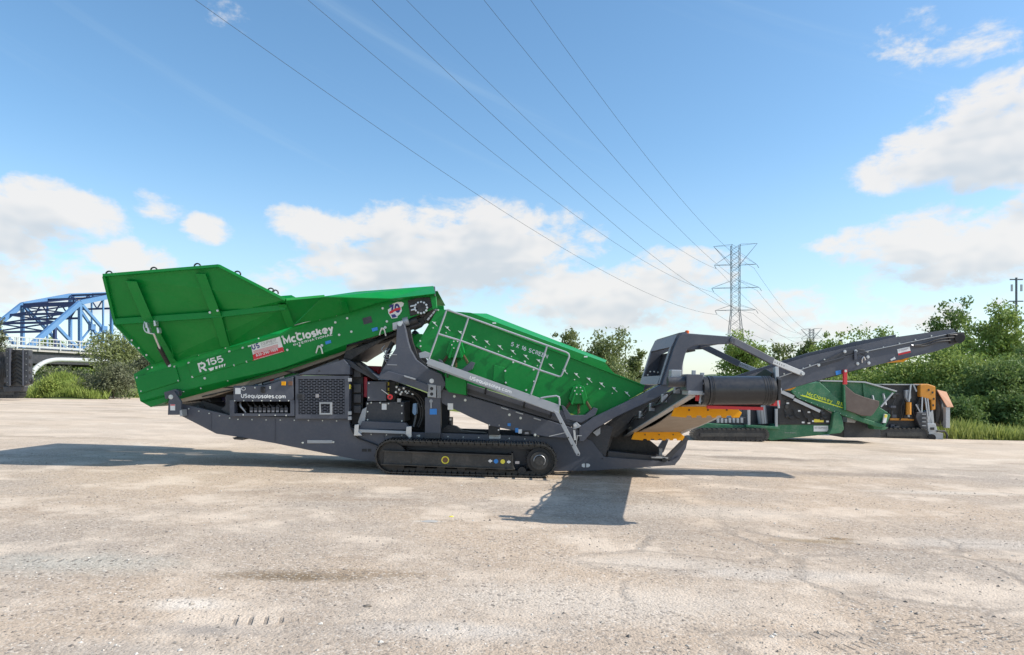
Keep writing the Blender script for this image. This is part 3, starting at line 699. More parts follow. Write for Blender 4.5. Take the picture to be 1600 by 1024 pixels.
c = P(609.5, 620.5, .6); rv = cyl('red_isolator', (c.x, .58, c.z), (c.x, .66, c.z), .055, 'red_paint', SM, 8); cyl('isolator_centre', (c.x, .57, c.z), (c.x, .6, c.z), .02, 'black_steel', rv, 10)
bar('isolator_lever', P(596, 609, .58), P(607, 617, .58), .012, .012, 'bright_steel', rv)
hv = M.plate('hydraulic_manifold', [(617, 603), (640, 606), (644, 622), (618, 616)], .68, .9, 'black_steel', SM, .01)
M.bolts([(620, 605), (624, 609), (631, 607), (634, 612), (637, 615), (628, 613), (626, 616), (640, 611), (619, 613), (645, 616)], .68, 1.3, 'bright_steel', hv, 'fitting', .05)
M.box('relay_box', 620.5, 623, 626, 631, .66, .75, 'galvanised', SM, .004)
M.plate('pale_blue_bottle', [(645, 631), (651, 630), (651, 646), (648, 650), (644, 645)], .8, 1.0, 'sky_blue_decal', SM, .012)
for pts in ([(640, 611), (652, 617), (660, 630), (663, 650), (655, 668)], [(636, 616), (648, 620), (656, 632), (659, 650), (652, 666)], [(634, 608), (650, 613), (662, 625), (664, 640)], [(655, 634), (662, 642), (660, 655), (654, 668)]):
    tube('hydraulic_hose', [P(x, y, .64) for x, y in pts], .018, 'hose_rubber', SM, 8, rounds=2)
for pts in ([(650, 632), (650, 650), (646, 667)], [(658, 634), (658, 655), (654, 667)]):
    tube('pale_hose', [P(x, y, .95) for x, y in pts], .02, 'galvanised', SM, 8, rounds=2)
M.plate('bay_back_wall', [(548, 586), (600, 590), (634, 602), (668, 615), (668, 676), (549, 668)], 1.75, 1.8, 'black_steel', SM, 0)

# -- upright, V support frame and inclined sub-frame
po = M.plate('support_post', [(664, 621), (688.5, 621), (688.5, 676), (687.5, 685.5), (664, 685.5)], .34, .5, 'grey_paint', SM, .008)
M.box('post_foot', 664, 676.5, 687.5, 685.5, .325, .342, 'dark_grey_paint', po, .004)
M.plate('support_post_far', [(664, 621), (688.5, 621), (688.5, 676), (664, 685.5)], .34, .5, 'grey_paint', SM).location.y = 1.8
M.plate('slide_plate', [(667.5, 600), (681.5, 602), (681.5, 622), (668, 620)], .29, .34, 'galvanised', po, .006)
M.bolts([(674.5, 607.5), (674.5, 616)], .29, 1.9, 'black_steel', po, 'slot', .004)
M.box('blue_decal', 671.5, 639, 682.5, 648, .332, .342, 'blue_decal', po, 0); M.bolts([(673.5, 627)], .34, 2, 'galvanised', po); M.box('post_rod', 672.5, 628, 674.5, 638, .32, .34, 'galvanised', po, 0)
for k in range(2): bar('lift_pin', P(684.5 + 3 * k, 603, .30), P(684.5 + 3 * k, 622, .30), .02, .02, 'galvanised', po)
vf_pts = [(620.5, 507), (626, 503), (632, 508), (637, 533), (641, 546), (650, 562), (669, 576), (690, 585), (697, 600), (690, 612), (668, 609), (640, 596), (607, 588), (591.5, 588), (600, 573), (618, 545)]
vf = M.plate('support_frame', vf_pts, .30, .48, 'grey_paint', SM, .01)
M.plate('support_frame_far', vf_pts, .30, .48, 'grey_paint', SM).location.y = 1.92
M.plate('frame_inner_web', [(633, 512), (640, 512), (645, 535), (652, 555), (668, 572), (660, 574), (648, 562), (638, 540)], .50, .62, 'black_steel', vf, .004)
M.bolts([(674.5, 595.5)], .30, 2.6, 'bright_steel', vf); M.bolts([(640, 598)], .30, 1.4, 'zinc_bolt', vf)
M.plate('frame_gusset', [(592, 588), (606, 580), (631, 587), (668, 601), (668, 613), (640, 603), (610, 594), (592, 592)], .22, .30, 'grey_paint', vf, .006)
M.plate('gusset_lip', [(631, 586.5), (650, 592), (649, 594), (632, 589)], .17, .23, 'galvanised', vf, 0)
tube('hose_bundle', [P(614, 535, .6), P(606, 550, .6), P(603, 565, .58), P(598, 580, .6)], .045, 'hose_rubber', SM, 8, rounds=2)
for k in range(5):
    a = rng.uniform(-4, 4); tube('coiled_hose', [P(604 + a, 540 + 4 * k, .5), P(598 + a, 546 + 4 * k, .45), P(604 + a, 552 + 4 * k, .45), P(612 + a, 545 + 4 * k, .5)], .008, 'galvanised', SM, 5, rounds=2)
for ya in (554, 570): bar('hose_guard', P(605, ya, .28), P(620, ya + .5, .28), .012, .012, 'galvanised', vf)
vp = M.plate('pivot_block', [(613, 505), (628, 501), (630, 510), (626, 513), (613.5, 516)], .32, .52, 'galvanised', vf, .008)
M.bolts([(624.6, 506.3)], .28, 2.7, 'bright_steel', vf)
sf = M.plate('sub_frame', [(668, 601), (700, 610), (850, 655), (905, 672), (905, 686), (855, 683), (832, 679), (768, 666), (735, 652), (690, 630), (688, 621), (668, 617)], .38, .52, 'grey_paint', SM, .008)
up = M.plate('sub_frame_upper_rail', [(680, 583), (873, 645.5), (902, 656), (905, 671), (850, 653), (700, 608), (690, 604)], .44, .6, 'grey_paint', SM, .008)
M.plate('sub_frame_painted_shade', [(690, 600), (870, 657), (900, 668), (900, 664), (870, 652), (690, 594)], .41, .45, 'dark_grey_paint', SM, 0)  # dark strip painting the shade under the walkway onto the upper rail
M.plate('sub_frame_far', [(668, 601), (700, 600), (905, 664), (905, 686), (855, 683), (768, 666), (690, 630), (668, 617)], .38, .52, 'grey_paint', SM).location.y = 1.8
M.bolts([(710, 619.5), (727, 625.5), (796, 648.3), (813.5, 653.5), (836, 680)], .38, 1.5, 'zinc_bolt', sf)
for x, y in ((783, 636), (806, 643), (834, 652.5)): M.plate('rail_clip', [(x, y), (x + 11.5, y + 3.5), (x + 11.3, y + 5.5), (x - .3, y + 2)], .36, .44, 'galvanised', sf, .003)
M.box('warning_decal', 699.5, 630.5, 708, 640.5, .372, .382, 'white_decal', sf, 0)
M.box('blue_decal', 805, 669, 810, 676, .372, .382, 'blue_decal', sf, 0); M.box('white_decal', 810, 671, 815.5, 677.5, .372, .382, 'white_decal', sf, 0); M.box('blue_dot', 793, 661.5, 798, 666, .372, .382, 'blue_decal', sf, 0)
M.box('black_box', 816.5, 673, 829, 680, .36, .382, 'black_steel', sf, .004); M.box('box_plate', 820, 675.5, 826, 678.5, .354, .362, 'grey_decal', sf, 0)
M.box('junction_box', 763, 662, 781, 680, .40, .56, 'black_steel', SM, .006)
M.bolts([(765, 664), (780, 664.5), (779, 672)], .40, 1.0, 'bright_steel', SM)
jk = cyl('jacking_ram', P(704, 672, .75), P(704, 652, .75), .05, 'black_steel', SM, 12); cyl('ram_rod', P(704, 657, .70), P(704, 654, .70), .03, 'bright_steel', jk, 12)
M.plate('jacking_mount', [(690, 671), (700, 664), (712, 667), (722, 674), (760, 677), (690, 676)], .62, .9, 'black_steel', SM, .004)

# -- screen box
sc_pts = [(683, 484), (700, 484), (1007, 603), (1005, 612), (925, 658), (905, 650), (690, 588), (655, 545), (649, 541), (661, 522)]
sb = M.plate('screen_box', sc_pts, .62, .66, 'green_paint', SM, .004)
M.plate('screen_box_far_side', sc_pts, .62, .66, 'green_paint', SM).location.y = 1.42
a, b = P(700, 484, .62), P(1007, 603, .62)
bar('screen_box_rim', a, b, .09, .02, 'green_paint', sb)
dv = M.sheet('screen_box_cover', [(712, 490.5, .66), (737, 489, .95), (850, 532, .95), (912, 558, .95), (948, 571, .95), (960, 583.5, .68)], .02, 'green_paint', sb)
M.plate('screen_box_side_lip', [(702, 485.5), (712, 487.2), (735, 488.8), (752, 495), (945, 566.5), (958, 581.5), (960, 585)], .67, .69, 'green_paint', sb, 0)
fl = M.sheet('bright_cover', [(735, 489.5, .69), (760, 490, 1.25), (948, 563, 1.25), (946, 566.5, .69)], .02, 'green_paint', sb)
M.plate('cross_deck', [(690, 500), (985, 606), (930, 640), (700, 560)], .70, 2.0, 'dark_grey_paint', SM, 0)
for x, y in ((772, 505), (915, 557.5)): M.box('white_tag', x - 2.5, y - 1, x + 3, y + 1.2, .66, .685, 'white_decal', sb, 0)
M.plate('rear_deflector', [(640, 522), (660, 522), (665, 545), (650, 545)], 1.0, 1.9, 'green_paint', sb, .006)
# tension bolts along the side
Z4 = lambda x, y: (640 + x / 4.2105, 470 + y / 4.2105)
pegs = [Z4(*p) for p in ((165, 152), (250, 183), (335, 213), (425, 245), (510, 276), (595, 307), (680, 338), (765, 370), (850, 400), (930, 430), (1020, 466), (1097, 490), (1180, 521), (1262, 552), (1345, 583), (1428, 612))]
bm = bmesh.new(); a_bar(bm, (-.045, -.045, .042), (.058, -.045, -.05), .011, .011); a_box(bm, (-.022, -.04, .0), (.016, 0, .026)); a_box(bm, (-.034, -.02, .026), (.028, -.002, .034))
bmesh.ops.recalc_face_normals(bm, faces=bm.faces); me = bpy.data.meshes.new('tension_bolt'); bm.to_mesh(me); bm.free(); me.materials.append(MAT['zinc_bolt'])
for x, y in pegs:
    o = bpy.data.objects.new('tension_bolt', me); COL.objects.link(o); o.parent = sb; o.location = P(x, y, .62)
M.bolts([Z4(155, 180), Z4(240, 212), Z4(415, 275), Z4(500, 305), Z4(585, 335), Z4(670, 368), Z4(755, 398), Z4(840, 428), Z4(1085, 520), Z4(1168, 550), Z4(1250, 580), Z4(1333, 610)], .62, .7, 'zinc_bolt', sb)
M.bolts([Z4(70, 265), Z4(72, 300), Z4(188, 62)], .62, 1.0, 'zinc_bolt', sb)
M.text('size_lettering', '5 X 16 SCREEN', 797.5, 540.5, 855, 560.5, 6.5, .617, 'white_decal', sb, weight=.16, gap=.12)
c = P(812, 588, .62)
hc = cyl('shaft_cover', (c.x, .58, c.z), (c.x, .63, c.z), .30, 'green_paint', sb, 40)
M.bolts([(812 + 24 * math.cos(t), 588 + 24 * math.sin(t)) for t in [i * math.pi / 4 + .35 for i in range(8)]], .58, 1.1, 'zinc_bolt', hc)
M.plate('shaft_guard', [(772, 570), (789, 575), (789, 600), (770, 595)], .60, .64, 'green_paint', sb, .006)
def spring_mount(cx, cy, k=1.0):
    br = M.plate('spring_bracket', [(cx - 9 * k, cy - 20), (cx + 1, cy - 24), (cx + 9 * k, cy - 20), (cx + 14 * k, cy - 2), (cx + 8 * k, cy + 6), (cx - 10 * k, cy + 6), (cx - 15 * k, cy - 2)], .44, .62, 'green_paint', sb, .008)
    M.plate('bracket_web', [(cx - 6, cy - 12), (cx - 3.5, cy - 12), (cx - 9, cy + 8), (cx - 12, cy + 6)], .40, .62, 'green_paint', br, .003)
    M.plate('bracket_web', [(cx + 6, cy - 12), (cx + 3.5, cy - 12), (cx + 8, cy + 8), (cx + 11, cy + 5)], .40, .62, 'green_paint', br, .003)
    M.bolts([(cx + 6 * math.cos(t), cy - 14 + 6 * math.sin(t)) for t in [i * math.pi / 3 for i in range(6)]], .44, .8, 'zinc_bolt', br)
    for x0, y0_, x1, y1_ in ((cx - 13, cy + 4, cx - 20, cy + 14), (cx, cy + 6, cx, cy + 22), (cx + 12, cy + 3, cx + 19, cy + 15)):
        A, B = P(x0, y0_, .5), P(x1, y1_, .5); d = B - A; s, u = frame_of(d); n = 72
        bm = bmesh.new(); a_tube(bm, [A + d * (i / n) + (s * math.cos(i / n * 14 * math.pi) + u * math.sin(i / n * 14 * math.pi)) * .026 for i in range(n + 1)], .0065, 5)
        from_bm('coil_spring', bm, 'rust', br, smooth=True)
    M.plate('spring_seat', [(cx - 27, cy + 8), (cx - 22, cy + 10), (cx - 12, cy + 24), (cx + 10, cy + 24), (cx + 24, cy + 12), (cx + 30, cy + 14), (cx + 26, cy + 24), (cx + 4, cy + 36), (cx - 20, cy + 30)], .40, .56, 'grey_paint', br, .006)
spring_mount(712, 553); spring_mount(904, 625)
M.plate('box_stop', [(654, 552), (664, 549), (672, 552), (669, 559), (656, 560)], .50, .6, 'galvanised', sb, .006)
gt = M.plate('green_tank', [(695.5, 578), (728.5, 588), (728.5, 618), (701, 613), (696, 606)], .10, .40, 'green_paint', SM, .012)
tag(gt)

# -- walkway, handrail and ladder
wk = M.plate('walkway_toe_board', [(670, 560), (874, 633), (874, 645), (867, 645.5), (666, 568.5)], -.32, -.30, 'galvanised', SM, .003)
bm = bmesh.new()
a, b = P(668, 569.5, -.30), P(872, 645, -.30)
for i in range(86):
    q = a.lerp(b, i / 85); a_box(bm, (q.x - .004, -.30, q.z - .03), (q.x + .004, .40, q.z))
for yy in (-.28, -.1, .08, .26, .39): a_bar(bm, a + Vector((0, yy + .30, -.015)), b + Vector((0, yy + .30, -.015)), .008, .03)
tag(from_bm('walkway_grating', bm, 'galvanised', wk), kind='stuff')
M.text('walkway_lettering', 'USequipsales.com', 733, 592.6, 798.5, 615.6, 5.8, -.3225, 'white_decal', wk, weight=.2, gap=.05)
for x, y in ((700, 583), (760, 604), (820, 626), (862, 641)): bar('walkway_bracket', P(x, y, -.28), P(x - 2, y + 10, .42), .03, .05, 'dark_grey_paint', wk)
yh = -.31
rail = [Z4(*p) for p in ((130, 380), (190, 225), (245, 60), (390, 110), (905, 295), (1030, 340), (1052, 366), (1035, 405), (1003, 488), (985, 500), (850, 455), (340, 265), (190, 225))]
def rp(l): return [P(x, y, yh) for x, y in l]
hr = tube('handrail', rp([Z4(245, 60), Z4(390, 110), Z4(905, 295), Z4(1028, 339), Z4(1046, 350), Z4(1050, 368), Z4(1003, 484), Z4(995, 497), Z4(982, 499), Z4(850, 455), Z4(340, 265), Z4(192, 220)]), .0175, 'galvanised', wk, 10)
for p0, p1 in (((245, 60), (126, 385)), ((390, 106), (278, 432)), ((907, 292), (798, 618))): tube('handrail_post', rp([Z4(*p0), Z4(*p1)]), .0175, 'galvanised', wk, 10)
tube('handrail_loop', rp([Z4(862, 642), Z4(900, 634), Z4(965, 627), Z4(982, 634), Z4(986, 650), Z4(986, 690)]), .0175, 'galvanised', wk, 10)
M.plate('end_gate_bar', [Z4(1040, 405), Z4(1030, 402), Z4(992, 495), Z4(1003, 492)], -.29, -.27, 'galvanised', wk, .002)
ld = M.plate('ladder', [(865, 641.5), (873.5, 645), (906.5, 709), (905, 713), (901, 712)], -.34, -.30, 'galvanised', SM, .004)
M.plate('ladder', [(868, 644), (873, 646), (907, 709), (902, 712)], -.34, -.30, 'galvanised', SM, .004).location.y = .42
for t in (.25, .5, .75, .95):
    a = P(868, 643, -.30).lerp(P(904, 711, -.30), t); bar('rung', a, a + Vector((0, .40, 0)), .03, .03, 'galvanised', ld)
M.bolts([(877, 662), (888, 684), (894, 696), (903.5, 710)], -.34, .8, 'black_steel', ld)

# -- feed conveyor body, belt and hopper
fb = M.plate('feed_conveyor', [(208.5, 585), (239, 567.5), (272, 565), (348, 545), (437, 522), (456, 511), (524, 493.5), (578, 474.5), (661, 462), (680, 463), (682, 481), (641, 497), (621, 515), (542, 538.5), (440, 575.5), (282, 610.5), (219, 627)], .50, .56, 'green_paint', SM, .006)
M.plate('feed_conveyor_far_side', [(208.5, 585), (239, 567.5), (348, 545), (456, 511), (578, 474.5), (661, 462), (680, 463), (682, 481), (641, 497), (542, 538.5), (282, 610.5), (219, 627)], .50, .56, 'green_paint', SM).location.y = 1.64
M.sheet('lower_skirt', [(219, 627, .50), (282, 610.5, .50), (440, 575.5, .50), (542, 538.5, .50), (540, 548, .72), (440, 582, .72), (318, 614, .72), (236, 636.5, .72)], .01, 'green_paint', fb, 0)
M.plate('tail_cover', [(208.5, 585), (219, 627), (236, 636), (262, 627), (262, 612), (240, 600)], .56, 2.14, 'green_paint', fb, .006)
belt = M.plate('feed_belt', [(250, 620), (545, 535), (655, 488), (660, 495), (560, 540), (532, 556), (440, 588), (330, 621), (262, 633), (255, 631)], .80, 1.90, 'dusty_belt', SM, .01)
M.plate('belt_carrier', [(540, 549), (600, 528), (622, 516), (632, 519), (600, 531), (560, 555), (548, 563), (536, 560)], .62, 2.1, 'black_rubber', SM, .01)
for pts in ([(316, 620), (372, 607)], [(433, 578), (462, 583)], [(343, 605), (366, 606)]):
    bar('belt_edge_strap', P(*pts[0], .76), P(*pts[1], .76), .03, .025, 'black_rubber', belt)
M.box('window_cover', 240, 586, 256, 598, .49, .502, 'dark_grey_paint', fb, .0); M.plate('data_plate', [(230, 592), (239.5, 589.5), (241, 599.5), (233, 602)], .488, .502, 'white_decal', fb, 0)
M.plate('window_cover', [(566, 497.5), (579.5, 494), (582, 504), (568.5, 507.5)], .49, .502, 'dark_grey_paint', fb, 0)
M.plate('side_panel', [(211, 590), (274, 572), (281, 596), (217, 616)], .475, .5, 'green_paint', fb, .006)
M.plate('side_panel', [(293, 568), (392, 541.5), (396, 563), (301, 590)], .475, .5, 'green_paint', fb, .006)
bl = [(214.5, 590.5), (273, 573.5), (279, 595), (221, 611.5), (295, 567.5), (301, 589), (320, 591.3), (358.5, 549.5), (379.5, 544), (366, 570.5), (385.5, 565), (441.5, 526.5), (449, 547), (463, 521), (468.5, 540.5), (524, 504), (542.5, 497.5), (530, 523.5), (549, 518.5), (604.5, 502.5), (598, 482), (526, 493)]
M.bolts(bl, .495, 1.35, 'zinc_bolt', fb)
M.bolts([(231, 577), (237.5, 574.5), (310, 555), (352, 544), (404, 529), (274.5, 563.5), (500, 500), (575, 476)], .5, .8, 'zinc_bolt', fb)
M.bolts([(314, 607), (356, 595), (398, 580), (439, 567), (480, 555), (520, 545), (287, 612)], .53, .8, 'zinc_bolt', fb)
# pivot handles hanging below the body
for cx, cy in ((499, 544), (598, 516)):
    k = tube('latch_handle', [P(cx - 5, cy + 8, .46), P(cx - 3, cy, .44), P(cx, cy - 4, .44), P(cx + 3, cy, .44), P(cx + 5, cy + 9, .46)], .015, 'zinc_bolt', fb, 6, rounds=1)
    M.bolts([(cx - 1, cy - 2), (cx + 4, cy - 4)], .49, 1.6, 'zinc_bolt', fb)
M.plate('blue_decal', [(508, 534), (516.5, 531.5), (517.5, 536), (509, 538.5)], .488, .5, 'blue_decal', fb, 0); M.plate('blue_decal', [(580.5, 513.5), (589.5, 511), (590.5, 516), (582, 518.5)], .488, .5, 'blue_decal', fb, 0)
# lettering
yl = .470
M.text('model_lettering', 'R', 312.5, 583.5, 324.5, 580.3, 16, yl, 'white_decal', fb, weight=.17)
M.text('model_lettering', '155', 323.5, 573, 350, 565.5, 10.8, yl, 'white_decal', fb, weight=.17, gap=.06)
for x0, x1 in ((325, 333.5), (336, 339.5), (341.5, 344), (345.5, 347.8), (349.5, 351.5)):
    f0_ = lambda x: 576.2 - (x - 325) * .29
    M.plate('model_stripe', [(x0, f0_(x0)), (x1 + .6, f0_(x1)), (x1, f0_(x1) + 4.2), (x0 + (4 if x0 == 325 else .8), f0_(x0) + 4.0)], yl - .002, yl + .002, 'white_decal', fb, 0)
yl = .494
M.text('maker_lettering', 'McCloskey', 444, 539.5, 522.5, 518.5, 12.8, yl, 'white_decal', fb, weight=.235, gap=.02)
M.text('maker_small_lettering', 'INTERNATIONAL', 459, 541, 520, 524.2, 3.6, yl, 'white_decal', fb, bold=.02)
dec = M.plate('dealer_decal', [(387, 540.5), (437, 526.2), (444, 549.5), (394, 564)], .488, .5, 'white_decal', fb, 0)
M.plate('decal_red_band', [(391.6, 555.3), (441.6, 542.3), (444, 549.5), (394, 564)], .484, .49, 'red_decal', dec, 0)
M.text('decal_lettering', 'US', 394.5, 547.3, 406.5, 543.6, 8.6, .4865, 'navy_decal', dec, bold=.04)
M.text('decal_lettering', 'EQUIPMENT', 408.5, 540.2, 432.5, 533.3, 4.6, .4865, 'grey_decal', dec)
M.text('decal_lettering', 'SALES and RENTALS', 409, 543.0, 434, 535.9, 1.8, .4865, 'grey_decal', dec)
M.text('decal_lettering', '630-296-1909', 400.5, 557.6, 434.5, 548.2, 4.2, .4825, 'white_decal', dec, bold=.03)
M.text('decal_lettering', 'www.usequipmentsales.com', 396.5, 563, 442, 550.0, 1.5, .4825, 'white_decal', dec, bold=.02)
for k in range(5):
    bar('decal_stripe', P(396 + k * .3, 549.2 + k * 1.45, .486), P(434 + k * .3, 538.6 + k * 1.45, .486), .003, .007, 'red_decal', dec)
em = M.plate('emblem_decal', [(606, 484), (612, 480), (613, 475), (621, 472), (628, 472), (631, 474), (630, 478), (627, 480), (628, 486), (624, 492), (621, 494), (621, 497), (612, 498), (609, 493), (607, 490)], .488, .5, 'white_decal', fb, 0)
M.text('emblem_numerals', '70', 609.5, 491.5, 626.5, 488, 14.5, .4855, 'navy_decal', em, weight=.26, gap=.03)
M.plate('emblem_ribbon', [(608, 487.5), (618, 482), (626, 480.5), (626, 484), (618, 486), (609, 491)], .482, .486, 'red_decal', em, 0)
M.plate('emblem_tail', [(611, 492), (617, 491), (620, 495.5), (613, 497)], .482, .486, 'navy_decal', em, 0)
# head drum, gearbox and scraper at the top of the feeder
hp = M.plate('drive_recess', [(637, 470), (655, 464), (672, 465), (676, 478), (660, 489), (641, 494)], .47, .5, 'black_steel', fb, .006)
c = P(658, 481, .45); cyl('drive_hub', (c.x, .40, c.z), (c.x, .48, c.z), .10, 'black_steel', hp, 20)
M.bolts([(658 + 9.2 * math.cos(t), 481 + 8.6 * math.sin(t)) for t in [i * 2 * math.pi / 12 for i in range(12)]], .42, 1.35, 'bright_steel', hp, 'bolt', .03)
M.plate('drive_clamp', [(641, 477.5), (652, 475.5), (652, 478), (641, 480)], .40, .47, 'bright_steel', hp, .004); M.plate('drive_clamp', [(642, 483.5), (653, 481), (653, 483.5), (642, 486)], .40, .47, 'bright_steel', hp, .004)
M.plate('head_plate', [(672, 463), (681, 463), (682.5, 481), (676, 484)], .44, .52, 'green_paint', fb, .006)
cyl('head_drum', P(662, 482, .62), P(662, 482, .62) + Vector((0, 1.46, 0)), .17, 'black_rubber', SM, 24)
M.plate('scraper_flap', [(661, 497), (676, 480), (681, 486), (668, 502), (664, 503)], .60, 2.1, 'black_rubber', SM, .006)
for x, y in ((669.5, 498.5), (673.5, 493.5), (677.5, 488.5)): bar('scraper_clip', P(x - 1.6, y + 2, .58), P(x + 1.8, y - 2.2, .58), .03, .03, 'galvanised', SM)
mt_ = cyl('drive_motor', P(634, 506, .58), P(652, 500, .58), .075, 'black_steel', SM, 16)
cyl('motor_end', P(630.5, 503.5, .52), P(638.5, 501, .52), .085, 'galvanised', mt_, 16)
cyl('motor_body', P(640, 512, .62), P(658, 506, .62), .06, 'black_steel', mt_, 12)
M.plate('motor_bracket', [(642, 503), (663, 494), (664, 504), (658, 511), (647, 516), (641, 512)], .64, .75, 'black_steel', SM, .008)
for pts in ([(542, 541), (575, 532), (602, 535), (622, 522)], [(560, 540), (585, 538), (610, 532), (628, 516)], [(615, 516), (600, 528), (570, 536)]):
    tube('hydraulic_hose', [P(x, y, .70) for x, y in pts], .022, 'hose_rubber', SM, 8, rounds=2)
# hopper
HT, HM, HB = -.62, -.16, .46          # depth of top edge, mid fold, foot of the near wall
hw = M.sheet('hopper_wall', [(163, 430.5, HT), (343, 416, HT), (446, 469, HT + .22), (447, 478, HM), (350, 491.5, HM), (180.5, 503.5, HM)], .012, 'green_paint', SM)
M.sheet('lower_wall', [(180.5, 503.5, HM), (350, 491.5, HM), (447, 478, HM), (456, 511, HB), (348, 545, HB), (272, 566, HB), (240, 569, HB)], .012, 'green_paint', hw)
M.sheet('front_wall', [(446, 469, HT + .22), (505, 463.5, .0), (456, 511, HB), (447, 478, HM)], .012, 'green_paint', hw)
M.sheet('front_lower_wall', [(505, 463.5, .0), (612, 467, .27), (680, 459.5, .30), (682, 465, .49), (661, 465, .49), (578, 477, .49), (524, 496, .49), (456, 512.5, .485)], .012, 'green_paint', hw)
def edge_bar(name, a, b, w_, h_, parent, mat='green_paint', bevel=.004): return bar(name, P(*a), P(*b), w_, h_, mat, parent, bevel=bevel)
edge_bar('top_rim', (163, 431, HT), (343.5, 416, HT), .11, .05, hw); edge_bar('top_rim', (343, 416, HT), (446, 469, HT + .22), .11, .05, hw)
edge_bar('top_rim', (446, 468.5, HT + .22), (506, 463, .0), .09, .045, hw)
edge_bar('end_rim', (164, 431, HT), (181.5, 503.5, HM), .05, .12, hw); edge_bar('end_rim', (181, 503, HM), (242, 568, HB), .05, .12, hw)
edge_bar('mid_rail', (182, 503, HM - .03), (350, 491.5, HM - .03), .10, .11, hw); edge_bar('mid_rail', (350, 491.5, HM - .03), (447, 480, HM - .03), .10, .10, hw)
def rib(pts, wpx, dy=.06):
    rb = None
    for (a, b) in zip(pts, pts[1:]):
        (x0, y0_, d0), (x1, y1_, d1) = a, b
        n0, n1 = P(x0, y0_, d0 - dy), P(x1, y1_, d1 - dy); m0, m1 = P(x0, y0_, d0), P(x1, y1_, d1); wl = M.u(wpx) / 2; s = Vector((wl, 0, 0))
        bm = bmesh.new(); extrude_poly(bm, [n0 - s, n0 + s, n1 + s, n1 - s], [m0 - s, m0 + s, m1 + s, m1 - s])
        o = from_bm('rib', bm, 'green_paint', hw, bevel=.006)
rib([(205, 440, HT + .06), (231, 500, HM), (268, 566, HB)], 16, .10); rib([(313, 428, HT + .06), (338, 493, HM), (352, 543, HB - .02)], 15, .10); rib([(441, 476, HM + .0), (455, 511, HB)], 13, .16)
rib([(536, 472, HM + .12), (541, 489, HB - .02)], 9, .2)
M.bolts([(180, 508), (206, 532), (217, 544), (229, 555), (192, 519)], HM + .2, 1.1, 'zinc_bolt', hw)
M.bolts([(328, 488.5), (340, 485.5)], HM - .15, 1.3, 'zinc_bolt', hw)
for x, y in ((346.5, 427), (352.5, 449), (357.5, 471)): M.bolts([(x - 1.5, y), (x + 2, y - .3)], HT + .22 + (y - 427) / 44 * .2, .8, 'zinc_bolt', hw)
def lug(x, y, d):
    c = P(x, y, d); bm = bmesh.new(); a_tube(bm, [(c.x + .055 * math.cos(t), c.y, c.z + .05 * math.sin(t)) for t in [i * math.pi / 10 for i in range(-1, 12)]], .014, 6)
    from_bm('lifting_eye', bm, 'black_steel', hw, smooth=True)
for x, y, d in ((170.5, 428.5, HT), (240.5, 422.5, HT), (308.5, 416.5, HT), (371, 428.5, HT + .06), (423, 455, HT + .15), (430, 458, HT + .17)): lug(x, y, d)
ram = cyl('hydraulic_ram', P(249, 543, HM + .02), P(264, 571, HB - .22), .040, 'black_steel', hw, 14); cyl('ram_rod', P(240, 521, HM - .18), P(250, 545, HM + .02), .02, 'bright_steel', ram, 12)
M.bolts([(264.5, 571)], HB - .25, 2.0, 'bright_steel', hw)
for x, y in ((228, 508), (241, 505), (246, 516), (231, 516)): M.plate('ram_clamp', [(x - 1.5, y - 4), (x + 1, y - 4), (x + 3, y + 4), (x - .5, y + 5)], HM - .2, HM - .1, 'bright_steel', ram, .004)
tube('ram_hose', [P(226, 503, HM - .14), P(224, 512, HM - .18), P(228, 520, HM - .18), P(240, 522, HM - .18)], .012, 'zinc_bolt', ram, 6, rounds=2)
for x0, y0_, x1, y1_ in ((272, 562, 267, 540), (361, 540, 354, 515), (456, 508, 449, 484)):
    bar('rib_edge', P(x0, y0_, HB - .12), P(x1, y1_, HM + .0), .012, .012, 'green_paint', hw)
M.plate('grab_rail', [(459, 508), (493, 499), (493, 500), (459, 509.2)], .42, .44, 'zinc_bolt', hw, 0); M.plate('grab_rail', [(549, 482.5), (576, 474), (576, 475.2), (549, 484)], .42, .44, 'zinc_bolt', hw, 0)
# inclined head cover, lit from above
hcv = M.sheet('head_cover', [(500, 464, -.02), (612, 466.5, .26), (680, 458.5, .29), (677, 447, .95), (556, 456, .80)], .012, 'green_paint', SM)
M.sheet('cover_end', [(676, 447.5, .94), (680, 448, .94), (681, 463, .30), (678, 458.5, .30)], .02, 'dark_grey_paint', hcv)
# far wall and end wall of the hopper (mirror of the near wall)
def mirpt(px, py, d):
    v = P(px, py, d); return Vector((v.x, mir(d), v.z))
def sheet3(name, vs, th, mat, parent):
    vs = [Vector(v) for v in vs]; nrm = (vs[1] - vs[0]).cross(vs[2] - vs[0]).normalized()
    bm = bmesh.new(); extrude_poly(bm, vs, [p + nrm * th for p in vs]); return from_bm(name, bm, mat, parent)
sheet3('hopper_far_wall', [mirpt(*q) for q in ((163, 430.5, HT), (343, 416, HT), (446, 469, HT + .22), (447, 478, HM), (350, 491.5, HM), (180.5, 503.5, HM))], .012, 'green_paint', SM)
sheet3('hopper_far_lower_wall', [mirpt(*q) for q in ((180.5, 503.5, HM), (350, 491.5, HM), (447, 478, HM), (545, 470, HM + .1), (578, 474.5, HB), (456, 511, HB), (348, 545, HB), (240, 569, HB))], .012, 'green_paint', SM)
ew = sheet3('hopper_end_wall', [P(164, 431, HT), mirpt(164, 431, HT), mirpt(181, 503, HM), P(181, 503, HM)], .012, 'green_paint', SM)
sheet3('end_wall_lower', [P(181, 503, HM), mirpt(181, 503, HM), mirpt(241, 568, HB), P(241, 568, HB)], .012, 'green_paint', ew)
